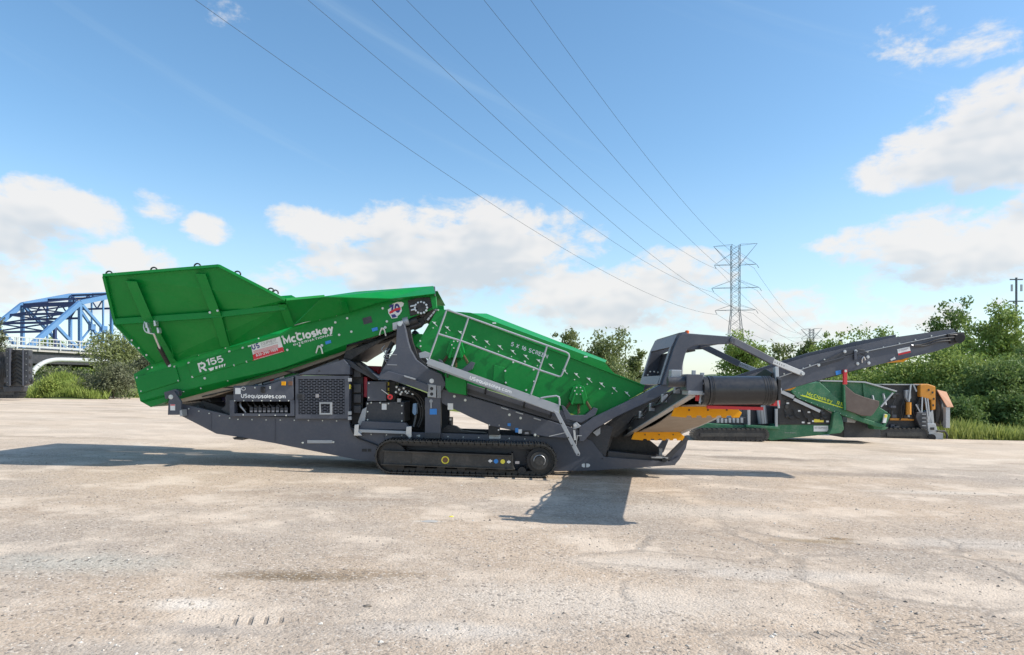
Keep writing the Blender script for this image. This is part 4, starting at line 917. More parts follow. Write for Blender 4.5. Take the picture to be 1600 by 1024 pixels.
bmx = sheet3('head_cover_far', [mirpt(*q) for q in ((510, 464, .10), (612, 466, .28), (679, 458, .30), (677, 447, .95), (560, 456, .82))], .012, 'green_paint', SM)

# -- arm, gantry and tail conveyor
ar = M.plate('tail_arm', [(905, 668), (925, 654), (1000, 618), (1033, 601), (1056, 602), (1036, 617), (962, 652), (928, 672), (912, 690), (905, 690)], .32, .5, 'grey_paint', SM, .01)
M.plate('tail_arm_far', [(905, 668), (925, 654), (1033, 601), (1056, 602), (962, 652), (928, 672), (912, 690)], .32, .5, 'grey_paint', SM).location.y = 1.9
wb = M.plate('rear_web', [(907, 683), (918, 668), (935, 660), (958, 668), (952, 690), (946, 714), (922, 712), (908, 705)], .54, .62, 'dark_grey_paint', SM, .006)
M.plate('web_decal', [(918, 697), (925, 695.5), (922, 706), (916, 705)], .53, .542, 'grey_decal', wb, 0)
M.plate('bright_gusset', [(926, 676), (938, 668), (938, 678), (933, 682)], .46, .54, 'galvanised', wb, .004)
pv = M.plate('pivot_plate', [(896, 663), (901, 660), (908, 666), (904, 669), (896, 671)], .24, .32, 'galvanised', SM, .006); M.bolts([(898.5, 665)], .24, 1.8, 'bright_steel', pv)
bar('pivot_strut', P(897, 672, .28), P(898.5, 688, .28), .04, .04, 'bright_steel', pv); bar('pivot_strut', P(902, 681, .28), P(900, 696, .28), .012, .012, 'bright_steel', pv); bar('pivot_strut', P(901, 681, .28), P(909, 681, .28), .012, .012, 'bright_steel', pv)
bar('stay_rod', P(858, 682, .2), P(884, 676, .2), .012, .012, 'bright_steel', pv)
M.plate('arm_spring_seat_end', [(876, 640), (893, 651), (890, 664), (872, 655)], .42, .5, 'grey_paint', SM, .006)
# rear frame at the foot of the side conveyor
rf = M.plate('rear_foot_frame', [(1044, 722), (1068, 687), (1075, 686), (1072, 700), (1062, 718), (1055, 726), (1046, 727)], .58, .66, 'grey_paint', SM, .006)
bar('rear_strut', P(940, 719, .54), P(956, 674, .9), .08, .10, 'dark_grey_paint', rf); bar('rear_strut', P(1039, 719, .56), P(1074, 684, .56), .07, .08, 'dark_grey_paint', rf)
M.box('rear_prop', 1030, 701, 1035, 714, .8, .9, 'galvanised', rf, .004); M.plate('rear_ledge', [(1018, 714), (1044, 715), (1044, 717), (1018, 716)], .5, .9, 'galvanised', rf, 0)
cyl('rear_roller', P(1038, 719, .46), P(1038, 719, .54), .045, 'black_steel', rf, 14)
M.plate('rear_foot_frame_far', [(1044, 722), (1068, 687), (1075, 686), (1062, 718), (1046, 727)], .58, .66, 'grey_paint', SM).location.y = 1.4
M.plate('rear_tray', [(950, 705), (1040, 714), (1044, 722), (950, 716)], .60, 2.0, 'dark_grey_paint', SM, .006)
M.plate('rear_dark_chute', [(948, 672), (990, 668), (1030, 700), (1030, 712), (950, 704)], 1.2, 2.2, 'black_steel', SM, 0)
M.plate('dark_gap_fill', [(928, 676), (962, 652), (1036, 617), (1060, 606), (1068, 613), (1004, 652), (962, 684)], .75, .8, 'black_steel', SM, 0)  # added dark sheet, not a hopper wall, filling the gap under the tail arm
# gantry: near and far side frames joined by leaning cross plates
gside = [(1052, 546), (1060, 526), (1066, 521.5), (1075, 521), (1140, 526), (1151, 530), (1148, 537), (1140, 537.5), (1086, 540), (1074, 546), (1070, 556), (1062, 592), (1056, 602), (1034, 602)]
gn = M.plate('gantry', gside, .28, .36, 'grey_paint', SM, .012)
M.plate('gantry_far_frame', gside, .28, .36, 'grey_paint', SM).location.y = 2.12
def q3(px, py, d0, d1):
    v = P(px, py, .28); return Vector((v.x, d0, v.z)), Vector((v.x, d1, v.z))
def cross_plate(name, pa, pb, d0, d1, th=.04, mat='grey_paint'):
    a0, a1 = q3(*pa, d0, d1); b0, b1 = q3(*pb, d0, d1)
    return sheet3(name, [a0, a1, b1, b0], th, mat, gn)
cross_plate('top_cross_plate', (1075, 521), (1063, 523), .36, 2.40); cross_plate('top_cross_plate', (1063, 523), (1053.5, 543), .36, 2.40)
cross_plate('leg_plate', (1053.5, 543), (1035, 601), .36, .52); cross_plate('leg_plate', (1053.5, 543), (1035, 601), 2.24, 2.40)
cross_plate('sill_plate', (1039, 588), (1034, 602), .52, 2.24)
cross_plate('inner_back_plate', (1074, 547), (1062, 592), 1.75, 2.40, .03, 'dark_grey_paint')
cross_plate('inner_back_plate', (1074, 547), (1062, 592), .36, .45, .03)
M.bolts([(1016, 581), (1022, 581), (1028, 582), (1012, 586), (1013, 590), (1023, 589)], 2.0, 1.0, 'zinc_bolt', gn)
c = P(1073.5, 521, .6); bl_ = cyl('beacon', (c.x, .6, c.z - .005), (c.x, .6, c.z + .045), .04, 'amber_lens', gn, 16, 'orange warning beacon'); cyl('beacon_cap', (c.x, .6, c.z + .045), (c.x, .6, c.z + .055), .03, 'amber_lens', bl_, 16)
M.plate('beacon_bracket', [(1055, 547), (1086, 546), (1087, 549), (1076, 551), (1058, 550)], .45, .6, 'black_steel', gn, .004)
tube('lamp_pole', [P(1066, 548, .5), P(1066, 560, .5), P(1065, 587, .5)], .022, 'galvanised', gn, 8)
# telescopic braces
def brace(a, m_, b):
    o = bar('brace', P(*a), P(*m_), .07, .13, 'grey_paint', SM, bevel=.006); v = bar('brace_slide', P(*m_), P(*b), .05, .10, 'galvanised', o, bevel=.004)
    A, B = P(*m_), P(*b)
    for k in range(5):
        q = A.lerp(B, .06 + .075 * k); e = cyl('slide_hole', q + Vector((0, -.028, -.0)), q + Vector((0, -.02, 0)), .014, 'black_steel', o, 8)
    e = cyl('brace_pin', B + Vector((0, -.06, 0)), B + Vector((0, .05, 0)), .035, 'bright_steel', o, 12)
    return o
brace((1140, 530, .30), (1207, 565, .55), (1253, 584, .82)); brace((1096, 540, 2.42), (1155, 569, 2.2), (1190, 583, 1.95))
bar('cross_brace_pin', P(1143, 532, .24), P(1143, 532, .24) + Vector((0, 2.2, 0)), .05, .05, 'grey_paint', SM)
# tail conveyor
TY0, TY1 = .88, 1.82
tcn = M.plate('tail_conveyor', [(1050, 640), (1160, 606), (1215, 589.5), (1278, 568), (1352, 549), (1440, 532), (1494, 519), (1503, 522), (1506, 528), (1500, 534), (1484, 542), (1460, 550), (1416, 560), (1322, 582), (1242, 605), (1219, 612), (1050, 662)], TY0, TY0 + .05, 'grey_paint', SM, .006)
tcf = M.plate('tail_conveyor_far_side', [(1050, 640), (1160, 606), (1278, 568), (1352, 549), (1494, 519), (1503, 522), (1506, 528), (1484, 542), (1416, 560), (1322, 582), (1219, 612), (1050, 662)], TY0, TY0 + .05, 'grey_paint', SM); tcf.location.y = .94
M.plate('skirt', [(1120, 604), (1170, 586), (1262, 557), (1399, 527), (1490, 514), (1493, 519), (1440, 532), (1352, 549), (1278, 568), (1215, 590), (1120, 618)], TY0 + .02, TY0 + .045, 'grey_paint', tcn, .003)
bar('skirt_flange_highlight', P(1215, 590.5, TY0 - .012), P(1278, 568.5, TY0 - .012), .04, .012, 'galvanised', tcn); bar('skirt_flange_highlight', P(1278, 568.5, TY0 - .012), P(1352, 549.5, TY0 - .012), .04, .012, 'grey_paint', tcn); bar('skirt_flange_highlight', P(1352, 549.5, TY0 - .012), P(1492, 520, TY0 - .012), .04, .012, 'galvanised', tcn)  # edge highlight along the flange line put in as pale galvanised strips
M.plate('far_skirt', [(1120, 597), (1160, 584), (1262, 552), (1336, 534), (1400, 523), (1400, 531), (1262, 560), (1160, 592), (1120, 605)], TY1 - .04, TY1, 'grey_paint', tcn, .003)
M.plate('skirt_rubber', [(1120, 603), (1170, 585), (1262, 556), (1399, 526.5), (1399, 530), (1262, 561), (1170, 590), (1120, 607)], TY0 + .05, TY0 + .07, 'black_rubber', tcn, 0)
a0, a1 = P(1050, 645, TY0 + .1), P(1500, 521, TY0 + .1)
bm = bmesh.new(); up_ = Vector((0, 0, .012))
for off in (0.0, -.17):
    A, B = a0 + Vector((0, 0, off)), a1 + Vector((0, 0, off)); extrude_poly(bm, [A, B, B + Vector((0, .74, 0)), A + Vector((0, .74, 0))], [v + up_ for v in (A, B, B + Vector((0, .74, 0)), A + Vector((0, .74, 0)))])
from_bm('tail_belt', bm, 'black_rubber', tcn)
cyl('tail_drum', P(1499, 529, TY0 + .08), P(1499, 529, TY0 + .08) + Vector((0, .78, 0)), .095, 'black_rubber', tcn, 20)
hm = cyl('head_motor', P(1500, 529, TY0 - .12), P(1500, 529, TY0 + .0), .085, 'black_steel', tcn, 18, 'black hydraulic motor at the conveyor head')
M.plate('head_bearing', [(1480, 522), (1506, 519), (1509, 527), (1505, 534), (1486, 537)], TY0 - .05, TY0, 'black_steel', tcn, .006)
for pts in ([(1428, 540), (1445, 538), (1462, 531), (1480, 528), (1496, 527)], [(1428, 541), (1448, 541), (1465, 534), (1485, 532), (1500, 533)], [(1484, 524), (1493, 523), (1502, 526)]):
    tube('hydraulic_hose', [P(x, y, TY0 - .05) for x, y in pts], .014, 'hose_rubber', hm, 6, rounds=2)
tube('steel_pipe', [P(1424, 539.5, TY0 - .04), P(1432, 541, TY0 - .04), P(1445, 537.5, TY0 - .04)], .014, 'bright_steel', hm, 6)
dd = M.plate('dealer_decal', [(1402, 546), (1421.5, 541.8), (1423, 551), (1404, 555.6)], TY0 - .008, TY0, 'white_decal', tcn, 0)
M.plate('decal_red_band', [(1403.4, 552.6), (1422.5, 548.3), (1423, 551), (1404, 555.6)], TY0 - .011, TY0 - .007, 'red_decal', dd, 0)
M.text('decal_lettering', 'US EQUIPMENT', 1404.5, 549.8, 1420, 546.3, 2.6, TY0 - .0095, 'grey_decal', dd, bold=.02)
M.bolts([(1225, 584.5), (1241, 579), (1255, 576), (1265, 571), (1288, 562), (1320, 552.5), (1380, 543), (1355.5, 550), (1405, 537), (1430, 531), (1455, 525)], TY0, .9, 'zinc_bolt', tcn)
M.bolts([(1279, 570.5), (1340, 568.5), (1337, 549), (1320, 549.5), (1356, 558), (1357.5, 567.5)], TY0 - .02, 1.9, 'bright_steel', tcn)
M.plate('fold_link', [(1276, 568), (1318, 549), (1340, 545), (1352, 547), (1352, 556), (1343, 552), (1338, 560), (1334, 561), (1334, 552), (1320, 556), (1318, 562), (1282, 573)], TY0 - .02, TY0 + .0, 'dark_grey_paint', tcn, .006)
M.plate('fold_post', [(1335, 549), (1339, 548), (1339, 562), (1335, 563)], TY0 - .05, TY0 - .02, 'grey_paint', tcn, .004)
tube('fold_latch', [P(1347, 567, TY0 - .03), P(1347, 561, TY0 - .06), P(1350, 557, TY0 - .06), P(1352, 563, TY0 - .03)], .012, 'bright_steel', tcn, 6, rounds=1); M.plate('latch_plate', [(1391, 562), (1398, 558), (1400, 561), (1393, 564)], TY0 - .03, TY0, 'bright_steel', tcn, .003)
M.plate('blue_decal', [(1305.5, 580), (1313.5, 578.5), (1314.5, 584.5), (1306.5, 586.5)], TY0 - .006, TY0 + .0, 'blue_decal', tcn, 0)
rp_ = M.plate('red_prop', [(1318.5, 578.5), (1324, 577.5), (1324, 601), (1318.5, 601)], TY0 - .06, TY0 - .0, 'red_paint', tcn, .008); M.bolts([(1321, 580)], TY0 - .06, 1.5, 'zinc_bolt', rp_)
for x, y in ((1240, 606), (1416, 561.5)): M.plate('yellow_idler_bracket', [(x - 8, y + 1), (x + 5, y - 4), (x + 3, y), (x - 5, y + 4.5)], TY0 + .15, TY1 - .15, 'yellow_paint', tcn, .004)

# -- side conveyor, discharging towards the viewer
XL, XR = 2.34, 3.25
def cz(Y): return .79 + .183 * (13.1 - Y)
def Lw(X, Y, Z): return M.L(X, Y, Z)
def sbar(name, X0, Y0_, Z0, X1, Y1_, Z1, w_, h_, mat, parent, bevel=.004): return bar(name, Lw(X0, Y0_, Z0), Lw(X1, Y1_, Z1), w_, h_, mat, parent, bevel=bevel)
def yz_plate(name, X, pts, th, mat, parent, bevel=.006):
    fr = [Lw(X, y, z) for y, z in pts]; bk = [Lw(X + th, y, z) for y, z in pts]
    bm = bmesh.new(); extrude_poly(bm, fr, bk); return from_bm(name, bm, mat, parent, bevel=bevel)
Ya, Yb = 14.6, 8.72
sdc = yz_plate('side_conveyor', XL, [(Ya, cz(Ya) + .05), (Ya, cz(Ya) + .27), (Yb, cz(Yb) + .25), (Yb - .16, cz(Yb) + .17), (Yb - .14, cz(Yb) + .03), (Yb + .1, cz(Yb) + .03)], .05, 'dark_grey_paint', SM)
yz_plate('conveyor_far_side', XR, [(Ya, cz(Ya) + .05), (Ya, cz(Ya) + .27), (Yb, cz(Yb) + .25), (Yb - .16, cz(Yb) + .17), (Yb - .14, cz(Yb) + .03), (Yb + .1, cz(Yb) + .03)], .05, 'dark_grey_paint', sdc)
for X in (XL - .025, XR + .025):
    sbar('bottom_flange', X, Ya, cz(Ya) + .04, X, Yb, cz(Yb) + .02, .10, .02, 'galvanised', sdc)
# belts, upper and return
bm = bmesh.new()
def belt_strip(z_a, z_b, Y_a, Y_b, sag=0.0):
    n = 16; prev = None
    for i in range(n + 1):
        t = i / n; Y = Y_a + (Y_b - Y_a) * t; z = z_a + (z_b - z_a) * t - sag * math.sin(math.pi * min(1, max(0, (t - .3) / .7))) ** 2 
        row = [bm.verts.new(Lw(XL + .09, Y, z)), bm.verts.new(Lw(XR - .04, Y, z)), bm.verts.new(Lw(XR - .04, Y, z + .014)), bm.verts.new(Lw(XL + .09, Y, z + .014))]
        if prev:
            for k in range(4): bm.faces.new((prev[k], prev[(k + 1) % 4], row[(k + 1) % 4], row[k]))
        else: bm.faces.new(row)
        prev = row
    bm.faces.new(prev[::-1])
DR, DZ, DY = .182, 1.665, 8.52
belt_strip(cz(Ya) + .20, DZ + DR - .012, Ya, DY)
from_bm('carry_belt', bm, 'black_rubber', sdc)
bm = bmesh.new(); belt_strip(cz(Ya) + .03, cz(9.75) + .03, Ya, 9.75, .045); belt_strip(cz(9.75) + .03, DZ - DR + .002, 9.75, DY); auto(from_bm('return_belt', bm, 'dusty_belt', sdc))
dm = cyl('head_drum', Lw(XL + .09, DY, DZ), Lw(XR - .04, DY, DZ), DR, 'drum_rubber', sdc, 48, 'large black drum wrapped by the belt')
for k, X in enumerate((XL + .12, XL + .14, XR - .15, XR - .12, XR - .09, XR - .07)): cyl('drum_wear_ring', Lw(X, DY, DZ), Lw(X + .008, DY, DZ), DR + .0035, 'black_rubber', dm, 48)
cyl('drum_shaft', Lw(XL - .05, DY, DZ), Lw(XR + .1, DY, DZ), .04, 'bright_steel', dm, 16)
cyl('drum_end_plate', Lw(XL + .02, DY, DZ), Lw(XL + .085, DY, DZ), .175, 'black_steel', dm, 24); cyl('drum_end_plate', Lw(XR - .035, DY, DZ), Lw(XR + .0, DY, DZ), .165, 'black_steel', dm, 24)
for t in range(6):
    a = t * math.pi / 3 + .3; c = Lw(XL + .015, DY + .13 * math.cos(a), DZ + .13 * math.sin(a)); cyl('drum_bolt', c, c + Vector((.03, 0, 0)), .016, 'bright_steel', dm, 6)
# bearing plate on the right, gearbox and motor on the left
yz_plate('bearing_plate', XR + .03, [(DY + .12, DZ - .12), (DY + .1, DZ + .14), (DY - .03, DZ + .18), (DY - .1, DZ + .14), (DY - .1, DZ - .12)], .04, 'black_steel', sdc)
yz_plate('bearing_cap', XR + .02, [(DY + .06, DZ + .1), (DY + .05, DZ + .28), (DY - .03, DZ + .30), (DY - .05, DZ + .1)], .045, 'galvanised', sdc)
bx_ = lambda nm, x0, x1, y0_, y1_, z0, z1, mt, pr, bv=.008: (lambda bm: (a_box(bm, Lw(x0, y0_, z0), Lw(x1, y1_, z1)), from_bm(nm, bm, mt, pr, bevel=bv))[1])(bmesh.new())
gb = bx_('gearbox', XL - .19, XL + .02, DY - .1, DY + .2, DZ + .0, DZ + .20, 'grey_paint', sdc)
bx_('gearbox_foot', XL - .17, XL + .02, DY - .1, DY + .2, DZ - .05, DZ - .0, 'galvanised', gb)
cyl('drive_motor', Lw(XL - .40, DY, DZ + .11), Lw(XL - .19, DY, DZ + .11), .065, 'dark_grey_paint', gb, 18)
bx_('valve_block', XL - .33, XL - .2, DY + .1, DY + .25, DZ + .16, DZ + .26, 'galvanised', gb)
for X, h in ((XL + .0, .06), (XL + .11, .03)): bx_('guard_post', X, X + .05, DY + .35, DY + .40, DZ + .1, DZ + .2 + h, 'galvanised', gb, .004)
# scraper, red strip and corner blocks
bx_('scraper_plate', XL + .12, XR - .12, DY + .06, DY + .09, DZ - .215, DZ - .12, 'black_rubber', sdc, .004)
bx_('red_scraper_edge', XL + .10, XR - .11, DY + .0, DY + .055, DZ - .225, DZ - .205, 'red_paint', sdc, .003)
bx_('red_tensioner', XL - .02, XL + .06, DY + .02, DY + .14, DZ - .13, DZ - .06, 'red_paint', sdc, .008); bx_('red_tensioner', XR + .0, XR + .09, DY - .02, DY + .1, DZ - .19, DZ - .12, 'red_paint', sdc, .008)
sbar('tensioner_rod', XR + .05, DY + .0, DZ - .06, XR + .07, DY - .02, DZ - .22, .025, .025, 'galvanised', sdc); sbar('tensioner_rod', XL + .02, DY + .0, DZ - .05, XL + .0, DY - .02, DZ - .16, .025, .025, 'galvanised', sdc)
yz_plate('chute_flap', XR - .02, [(DY + .9, DZ + .12), (DY + .2, DZ + .28), (DY - .02, DZ + .22), (DY + .05, DZ + .05)], .02, 'black_rubber', sdc)
# yellow idler guards under the belt, notched lower edge
def guard(Y, z, x0, x1):
    pts = [(x0, z + .02), (x0 + .06, z + .16), (x1 - .10, z + .16), (x1, z + .07), (x1 - .04, z)]
    k = 5; xs = [x1 - .14 - i * (x1 - x0 - .3) / k for i in range(k)]
    low = []
    for x in xs: low += [(x, z), (x - .015, z + .03), (x - .07, z + .03), (x - .085, z)]
    fr = [Lw(x, Y, zz) for x, zz in pts + low]; bm = bmesh.new(); extrude_poly(bm, fr, [v + Vector((0, .02, 0)) for v in fr])
    o = from_bm('idler_guard', bm, 'yellow_paint', sdc, bevel=.004, label='yellow notched guard plate under the belt')
    fr = [Lw(x, Y + .02, zz) for x, zz in ((x0 + .06, z + .16), (x1 - .10, z + .16))]; fr = [fr[0], fr[1], fr[1] + Vector((0, .30, .0)), fr[0] + Vector((0, .30, 0))]
    bm = bmesh.new(); extrude_poly(bm, fr, [v + Vector((0, 0, .015)) for v in fr]); from_bm('guard_top', bm, 'yellow_paint', o)
    cyl('return_idler', Lw(x0 + .1, Y + .12, z + .09), Lw(x1 - .1, Y + .12, z + .09), .045, 'black_steel', o, 14)
    M_b = [(x0 + .25 + .27 * i) for i in range(3)]
    for x in M_b: bx_('guard_bolt', x, x + .02, Y - .012, Y, z + .10, z + .12, 'black_steel', o, 0)
    return o
guard(9.80, cz(9.80) - .13, XL - .06, XR + .05); guard(13.05, cz(13.05) - .13, XL - .06, XR + .05)
for Y in (9.3, 10.4, 11.2, 12.0, 12.7, 13.6):
    z = cz(Y); o = cyl('troughing_idler', Lw(XL + .1, Y, z + .16), Lw(XR - .05, Y, z + .16), .045, 'black_steel', sdc, 12)
    bx_('idler_bracket', XL - .06, XL, Y - .05, Y + .05, z + .22, z + .30, 'black_steel', sdc, .004)
tube('side_hose', [Lw(XL - .04, Y, cz(Y) + .27 + .03 * math.sin(Y * 5)) for Y in [8.9 + .25 * i for i in range(20)]], .016, 'hose_rubber', sdc, 6)
tube('side_hose', [Lw(XL - .06, Y, cz(Y) + .20 + .03 * math.sin(Y * 4 + 1)) for Y in [8.9 + .25 * i for i in range(17)]], .012, 'hose_rubber', sdc, 6)
for Y in (9.5, 10.3, 11.2, 12.1): bx_('hose_clip', XL - .09, XL - .0, Y - .03, Y + .03, cz(Y) + .17, cz(Y) + .29, 'galvanised', sdc, .004)

# ------------------------------------------------------------------ transmission line
def px3(px, py, Y): return Vector(((px - 800) / F * Y, Y, CAMH - (py - HOR) / F * Y))
def build_pylon(px, Y, k, full, label):
    """lattice tower seen square to the line; k = metres per photograph pixel at that distance"""
    base = px3(px, 600, Y); base.z = ground_z(base.x, Y)
    T = empty('transmission_tower', base, (0, 0, R(-8))); tag(T, label, 'pylon', 'lattice towers of the power line')
    zt = lambda py: (CAMH + (HOR - py) * k) - base.z
    z_top, z1, z2, z3 = zt(383), zt(414), zt(450), zt(485)
    hw_t, hw_b = 6.3 * k, 18 * k
    def hw(z):
        return hw_t * (1 if z >= z3 else 1) + (hw_b - hw_t) * max(0, (z3 - z) / z3) * 1.0
    lw = .115 * k / .2 * (1.0 if full else 1.9)
    for sx in (-1, 1):
        for sy in (-1, 1):
            bm = bmesh.new(); a_bar(bm, (sx * hw_b, sy * hw_b, 0), (sx * hw_t, sy * hw_t, z3), lw * 1.3, lw * 1.3); a_bar(bm, (sx * hw_t, sy * hw_t, z3), (sx * hw_t, sy * hw_t, z_top), lw, lw); from_bm('tower_leg', bm, 'pylon_steel', T)
    levels = [0, z3 * .16, z3 * .31, z3 * .45, z3 * .58, z3 * .70, z3 * .80, z3 * .9, z3] + [z3 + (z_top - z3) * i / 12 for i in range(1, 13)]
    for i, (a, b) in enumerate(zip(levels, levels[1:])):
        bm = bmesh.new()
        for ax in (0, 1):
            for s in (-1, 1):
                def q(u, z): h = hw(z); return (u * h, s * h, z) if ax == 0 else (s * h, u * h, z)
                a_bar(bm, q(-1, a), q(1, b), lw * .55, lw * .55); a_bar(bm, q(1, a), q(-1, b), lw * .55, lw * .55)
                if i in (8, 12, 16): a_bar(bm, q(-1, a), q(1, a), lw * .6, lw * .6)
        from_bm('lattice_panel', bm, 'pylon_steel', T)
    for z, half, rise in ((z1, 32 * k, 22 * k), (z2, 36 * k, 14 * k), (z3, 31 * k, 10 * k)):
        for sx in (-1, 1):
            bm = bmesh.new(); tip = Vector((sx * half, 0, z))
            for sy in (-1, 1):
                a_bar(bm, (sx * hw_t, sy * hw_t, z), tip, lw * .8, lw * .8)
                a_bar(bm, (sx * hw_t, sy * hw_t, z + rise * .8), tip, lw * .5, lw * .5)
            for t in (.35, .68):
                a_bar(bm, Vector((sx * hw_t, -hw_t, z)).lerp(tip, t), Vector((sx * hw_t, hw_t, z)).lerp(tip, t), lw * .4, lw * .4)
            ca = from_bm('cross_arm', bm, 'pylon_steel', T)
            bm = bmesh.new()
            d = Vector((sx * .0 + .4, -.35, -.85)).normalized() * 7 * k
            a_tube(bm, [tip, tip + d], lw * .3, 5)
            for t in (.3, .5, .7, .9): a_tube(bm, [tip + d * t - d * .06, tip + d * t + d * .06], lw * .85, 8)
            from_bm('insulator', bm, 'pylon_steel', ca)
    for sx in (-1, 1):
        bm = bmesh.new(); tip = Vector((sx * 33 * k, 0, z_top + 1.5 * k * sx))
        for sy in (-1, 1):
            a_bar(bm, (sx * hw_t, sy * hw_t, z1), tip, lw * .8, lw * .8); a_bar(bm, (sx * hw_t, sy * hw_t, z_top), tip, lw * .6, lw * .6)
        from_bm('peak_horn', bm, 'pylon_steel', T)
    return T
YT = 213.0
build_pylon(1149, YT, YT / F, True, 'tall grey lattice power pylon rising above the trees behind the gantry')
def far_pylon():
    Y = 560.0
    T = build_pylon(1268, Y, Y / F * .47, False, 'small distant lattice pylon above the trees beyond the tail conveyor')
    k = Y / F * .47
    want = px3(1268, 514, Y).z; have = CAMH + (HOR - 383) * k
    T.location.z += want - have
far_pylon()
SLOPE = .513
def wire(pts, attach, label, far):
    T = px3(attach[0], attach[1], YT); sp = [(T.y, T.z)]
    for px, py in pts:
        u = (px - 800) / F; Y = (T.x - SLOPE * YT) / (u - SLOPE); sp.append((Y, CAMH + (HOR - py) / F * Y))
    (ya, za), (yb, zb), (yc, zc) = sp
    def z(Y): return za * (Y - yb) * (Y - yc) / ((ya - yb) * (ya - yc)) + zb * (Y - ya) * (Y - yc) / ((yb - ya) * (yb - yc)) + zc * (Y - ya) * (Y - yb) / ((yc - ya) * (yc - yb))
    path = [Vector((T.x + SLOPE * (Y - YT), Y, z(Y))) for Y in [yc - 40 + (YT - yc + 40) * i / 60 for i in range(61)]]
    fp = px3(far[0], far[1], 560)
    for i in range(1, 16):
        t = i / 15; q = T.lerp(fp, t); q.z -= 26 * t * (1 - t); path.append(q)
    bm = bmesh.new(); a_tube(bm, path, [.011 + .00011 * max(0, p.y) for p in path], 5)
    o = from_bm('power_line', bm, 'wire', smooth=True); tag(o, label, 'cable', 'overhead power cables')
wire([(840, 364), (305, 0)], (1121, 492), 'overhead cable crossing farthest left, running down to the lowest left pylon arm', (1258, 530))
wire([(840, 293), (481, 0)], (1115, 457), 'overhead cable second from the left at the top edge, to the middle left pylon arm', (1258, 525))
wire([(840, 245), (581, 0)], (1177, 490), 'dark overhead cable third from the left, passing to the lowest right pylon arm', (1278, 530))
wire([(840, 203), (635, 0)], (1121, 421), 'thin overhead cable fourth from the left, to the top left pylon arm', (1258, 520))
wire([(903, 180), (756, 0)], (1183, 454), 'overhead cable second from the right, to the middle right pylon arm', (1278, 525))
wire([(960, 180), (829, 0)], (1178, 419), 'overhead cable farthest right, to the top right pylon arm', (1278, 520))

# radio mast and a pole above the trees
b = px3(1588, 600, 150.0); b.z = ground_z(b.x, 150)
rm = empty('radio_mast', b); tag(rm, 'slim radio mast with cross arms above the trees at the right edge', 'mast')
zt = lambda py: CAMH + (HOR - py) / F * 150 - b.z
tube('mast_pole', [(0, 0, 0), (0, 0, zt(434))], .22, 'pylon_steel', rm, 8)
for py, half in ((437, 1.4), (471, 1.5)): bar('mast_arm', (-half, 0, zt(py)), (half, 0, zt(py)), .2, .25, 'pylon_steel', rm)
for x, py in ((-1.0, 449), (1.1, 449), (-1, 502), (1.0, 500), (-1.8, 501)):
    bm = bmesh.new(); a_box(bm, (x - .18, -.15, zt(py) - .9), (x + .18, .1, zt(py) + .6)); from_bm('antenna_panel', bm, 'galvanised', rm)
ag = px3(1568, 490, 150.0); bm = bmesh.new()
for i in range(5): a_box(bm, (-3.2 + i * .45, -.1, zt(490) - .6), (-2.9 + i * .45, .1, zt(490) + .6))
a_bar(bm, (-3.4, 0, zt(493)), (0, 0, zt(493)), .15, .15); from_bm('antenna_array', bm, 'galvanised', rm)
b = px3(1313.5, 600, 80.0); b.z = ground_z(b.x, 80)
tag(tube('utility_pole', [b, px3(1313.5, 531, 80)], .2, 'dark_grey_paint', None, 8), 'short dark pole top standing above the tail conveyor', 'pole')

# ------------------------------------------------------------------ blue truss bridge
bd = Vector((.23, .973, 0)).normalized(); bn = Vector((-bd.y, bd.x, 0))       # along the bridge, across to the far truss
hip = px3(125, 473, 96.0)
deck_z = 6.35; PAN = 8.0; WID = 10.0
org = Vector((hip.x, hip.y, 0)) - bd * PAN
BR = empty('truss_bridge', (org.x, org.y, 0)); tag(BR, 'blue steel truss bridge with white railing behind the hopper at left', 'bridge')
def bp(s, t, z): v = bd * s + bn * t; return Vector((v.x, v.y, z))
NP = 8
hz = [0, hip.z - deck_z, 14.6 - 2.9, 15.6 - 2.9, 16 - 2.9, 15.6 - 2.9, 14.6 - 2.9, hip.z - deck_z, 0]
hz = [0, hip.z - deck_z] + [hip.z - deck_z + d for d in (2.3, 3.6, 4.0, 3.6, 2.3)] + [hip.z - deck_z, 0]
for side, t in ((0, 0.0), (1, WID)):
    cmat = 'bridge_blue'
    top = [bp(i * PAN, t, deck_z + hz[i]) for i in range(NP + 1)]; bot = [bp(i * PAN, t, deck_z) for i in range(NP + 1)]
    for i in range(NP):
        bar('top_chord', top[i], top[i + 1], .48, .62, cmat, BR); bar('bottom_chord', bot[i], bot[i + 1], .5, .6, 'bridge_dark_blue', BR)
    for i in range(1, NP): bar('vertical_post', bot[i], top[i], .42, .38, cmat, BR, up=bd)
    for i in range(1, NP - 1):
        a, c = (top[i], bot[i + 1]) if i < NP // 2 else (top[i + 1], bot[i])
        bar('diagonal', a, c, .34, .38, cmat, BR); mid = (a + c) / 2
        m_ = bp((i + .5) * PAN, t, 0); bar('sub_post', Vector((mid.x, mid.y, deck_z)), Vector((mid.x, mid.y, (top[i].z + top[i + 1].z) / 2)), .2, .2, cmat, BR, up=bd)
        o_ = bot[i] if i < NP // 2 else bot[i + 1]; bar('sub_diagonal', mid, o_, .2, .24, cmat, BR)
        bm = bmesh.new(); a_bar(bm, mid - bn * .35, mid + bn * .25, .9, .9); from_bm('gusset_plate', bm, cmat, BR)
    m0 = (top[1] + bot[0]) / 2; bar('sub_diagonal', m0, bp(PAN, t, deck_z), .35, .4, cmat, BR); bar('sub_post', Vector((m0.x, m0.y, deck_z)), m0, .35, .35, 'bridge_dark_blue', BR, up=bd)
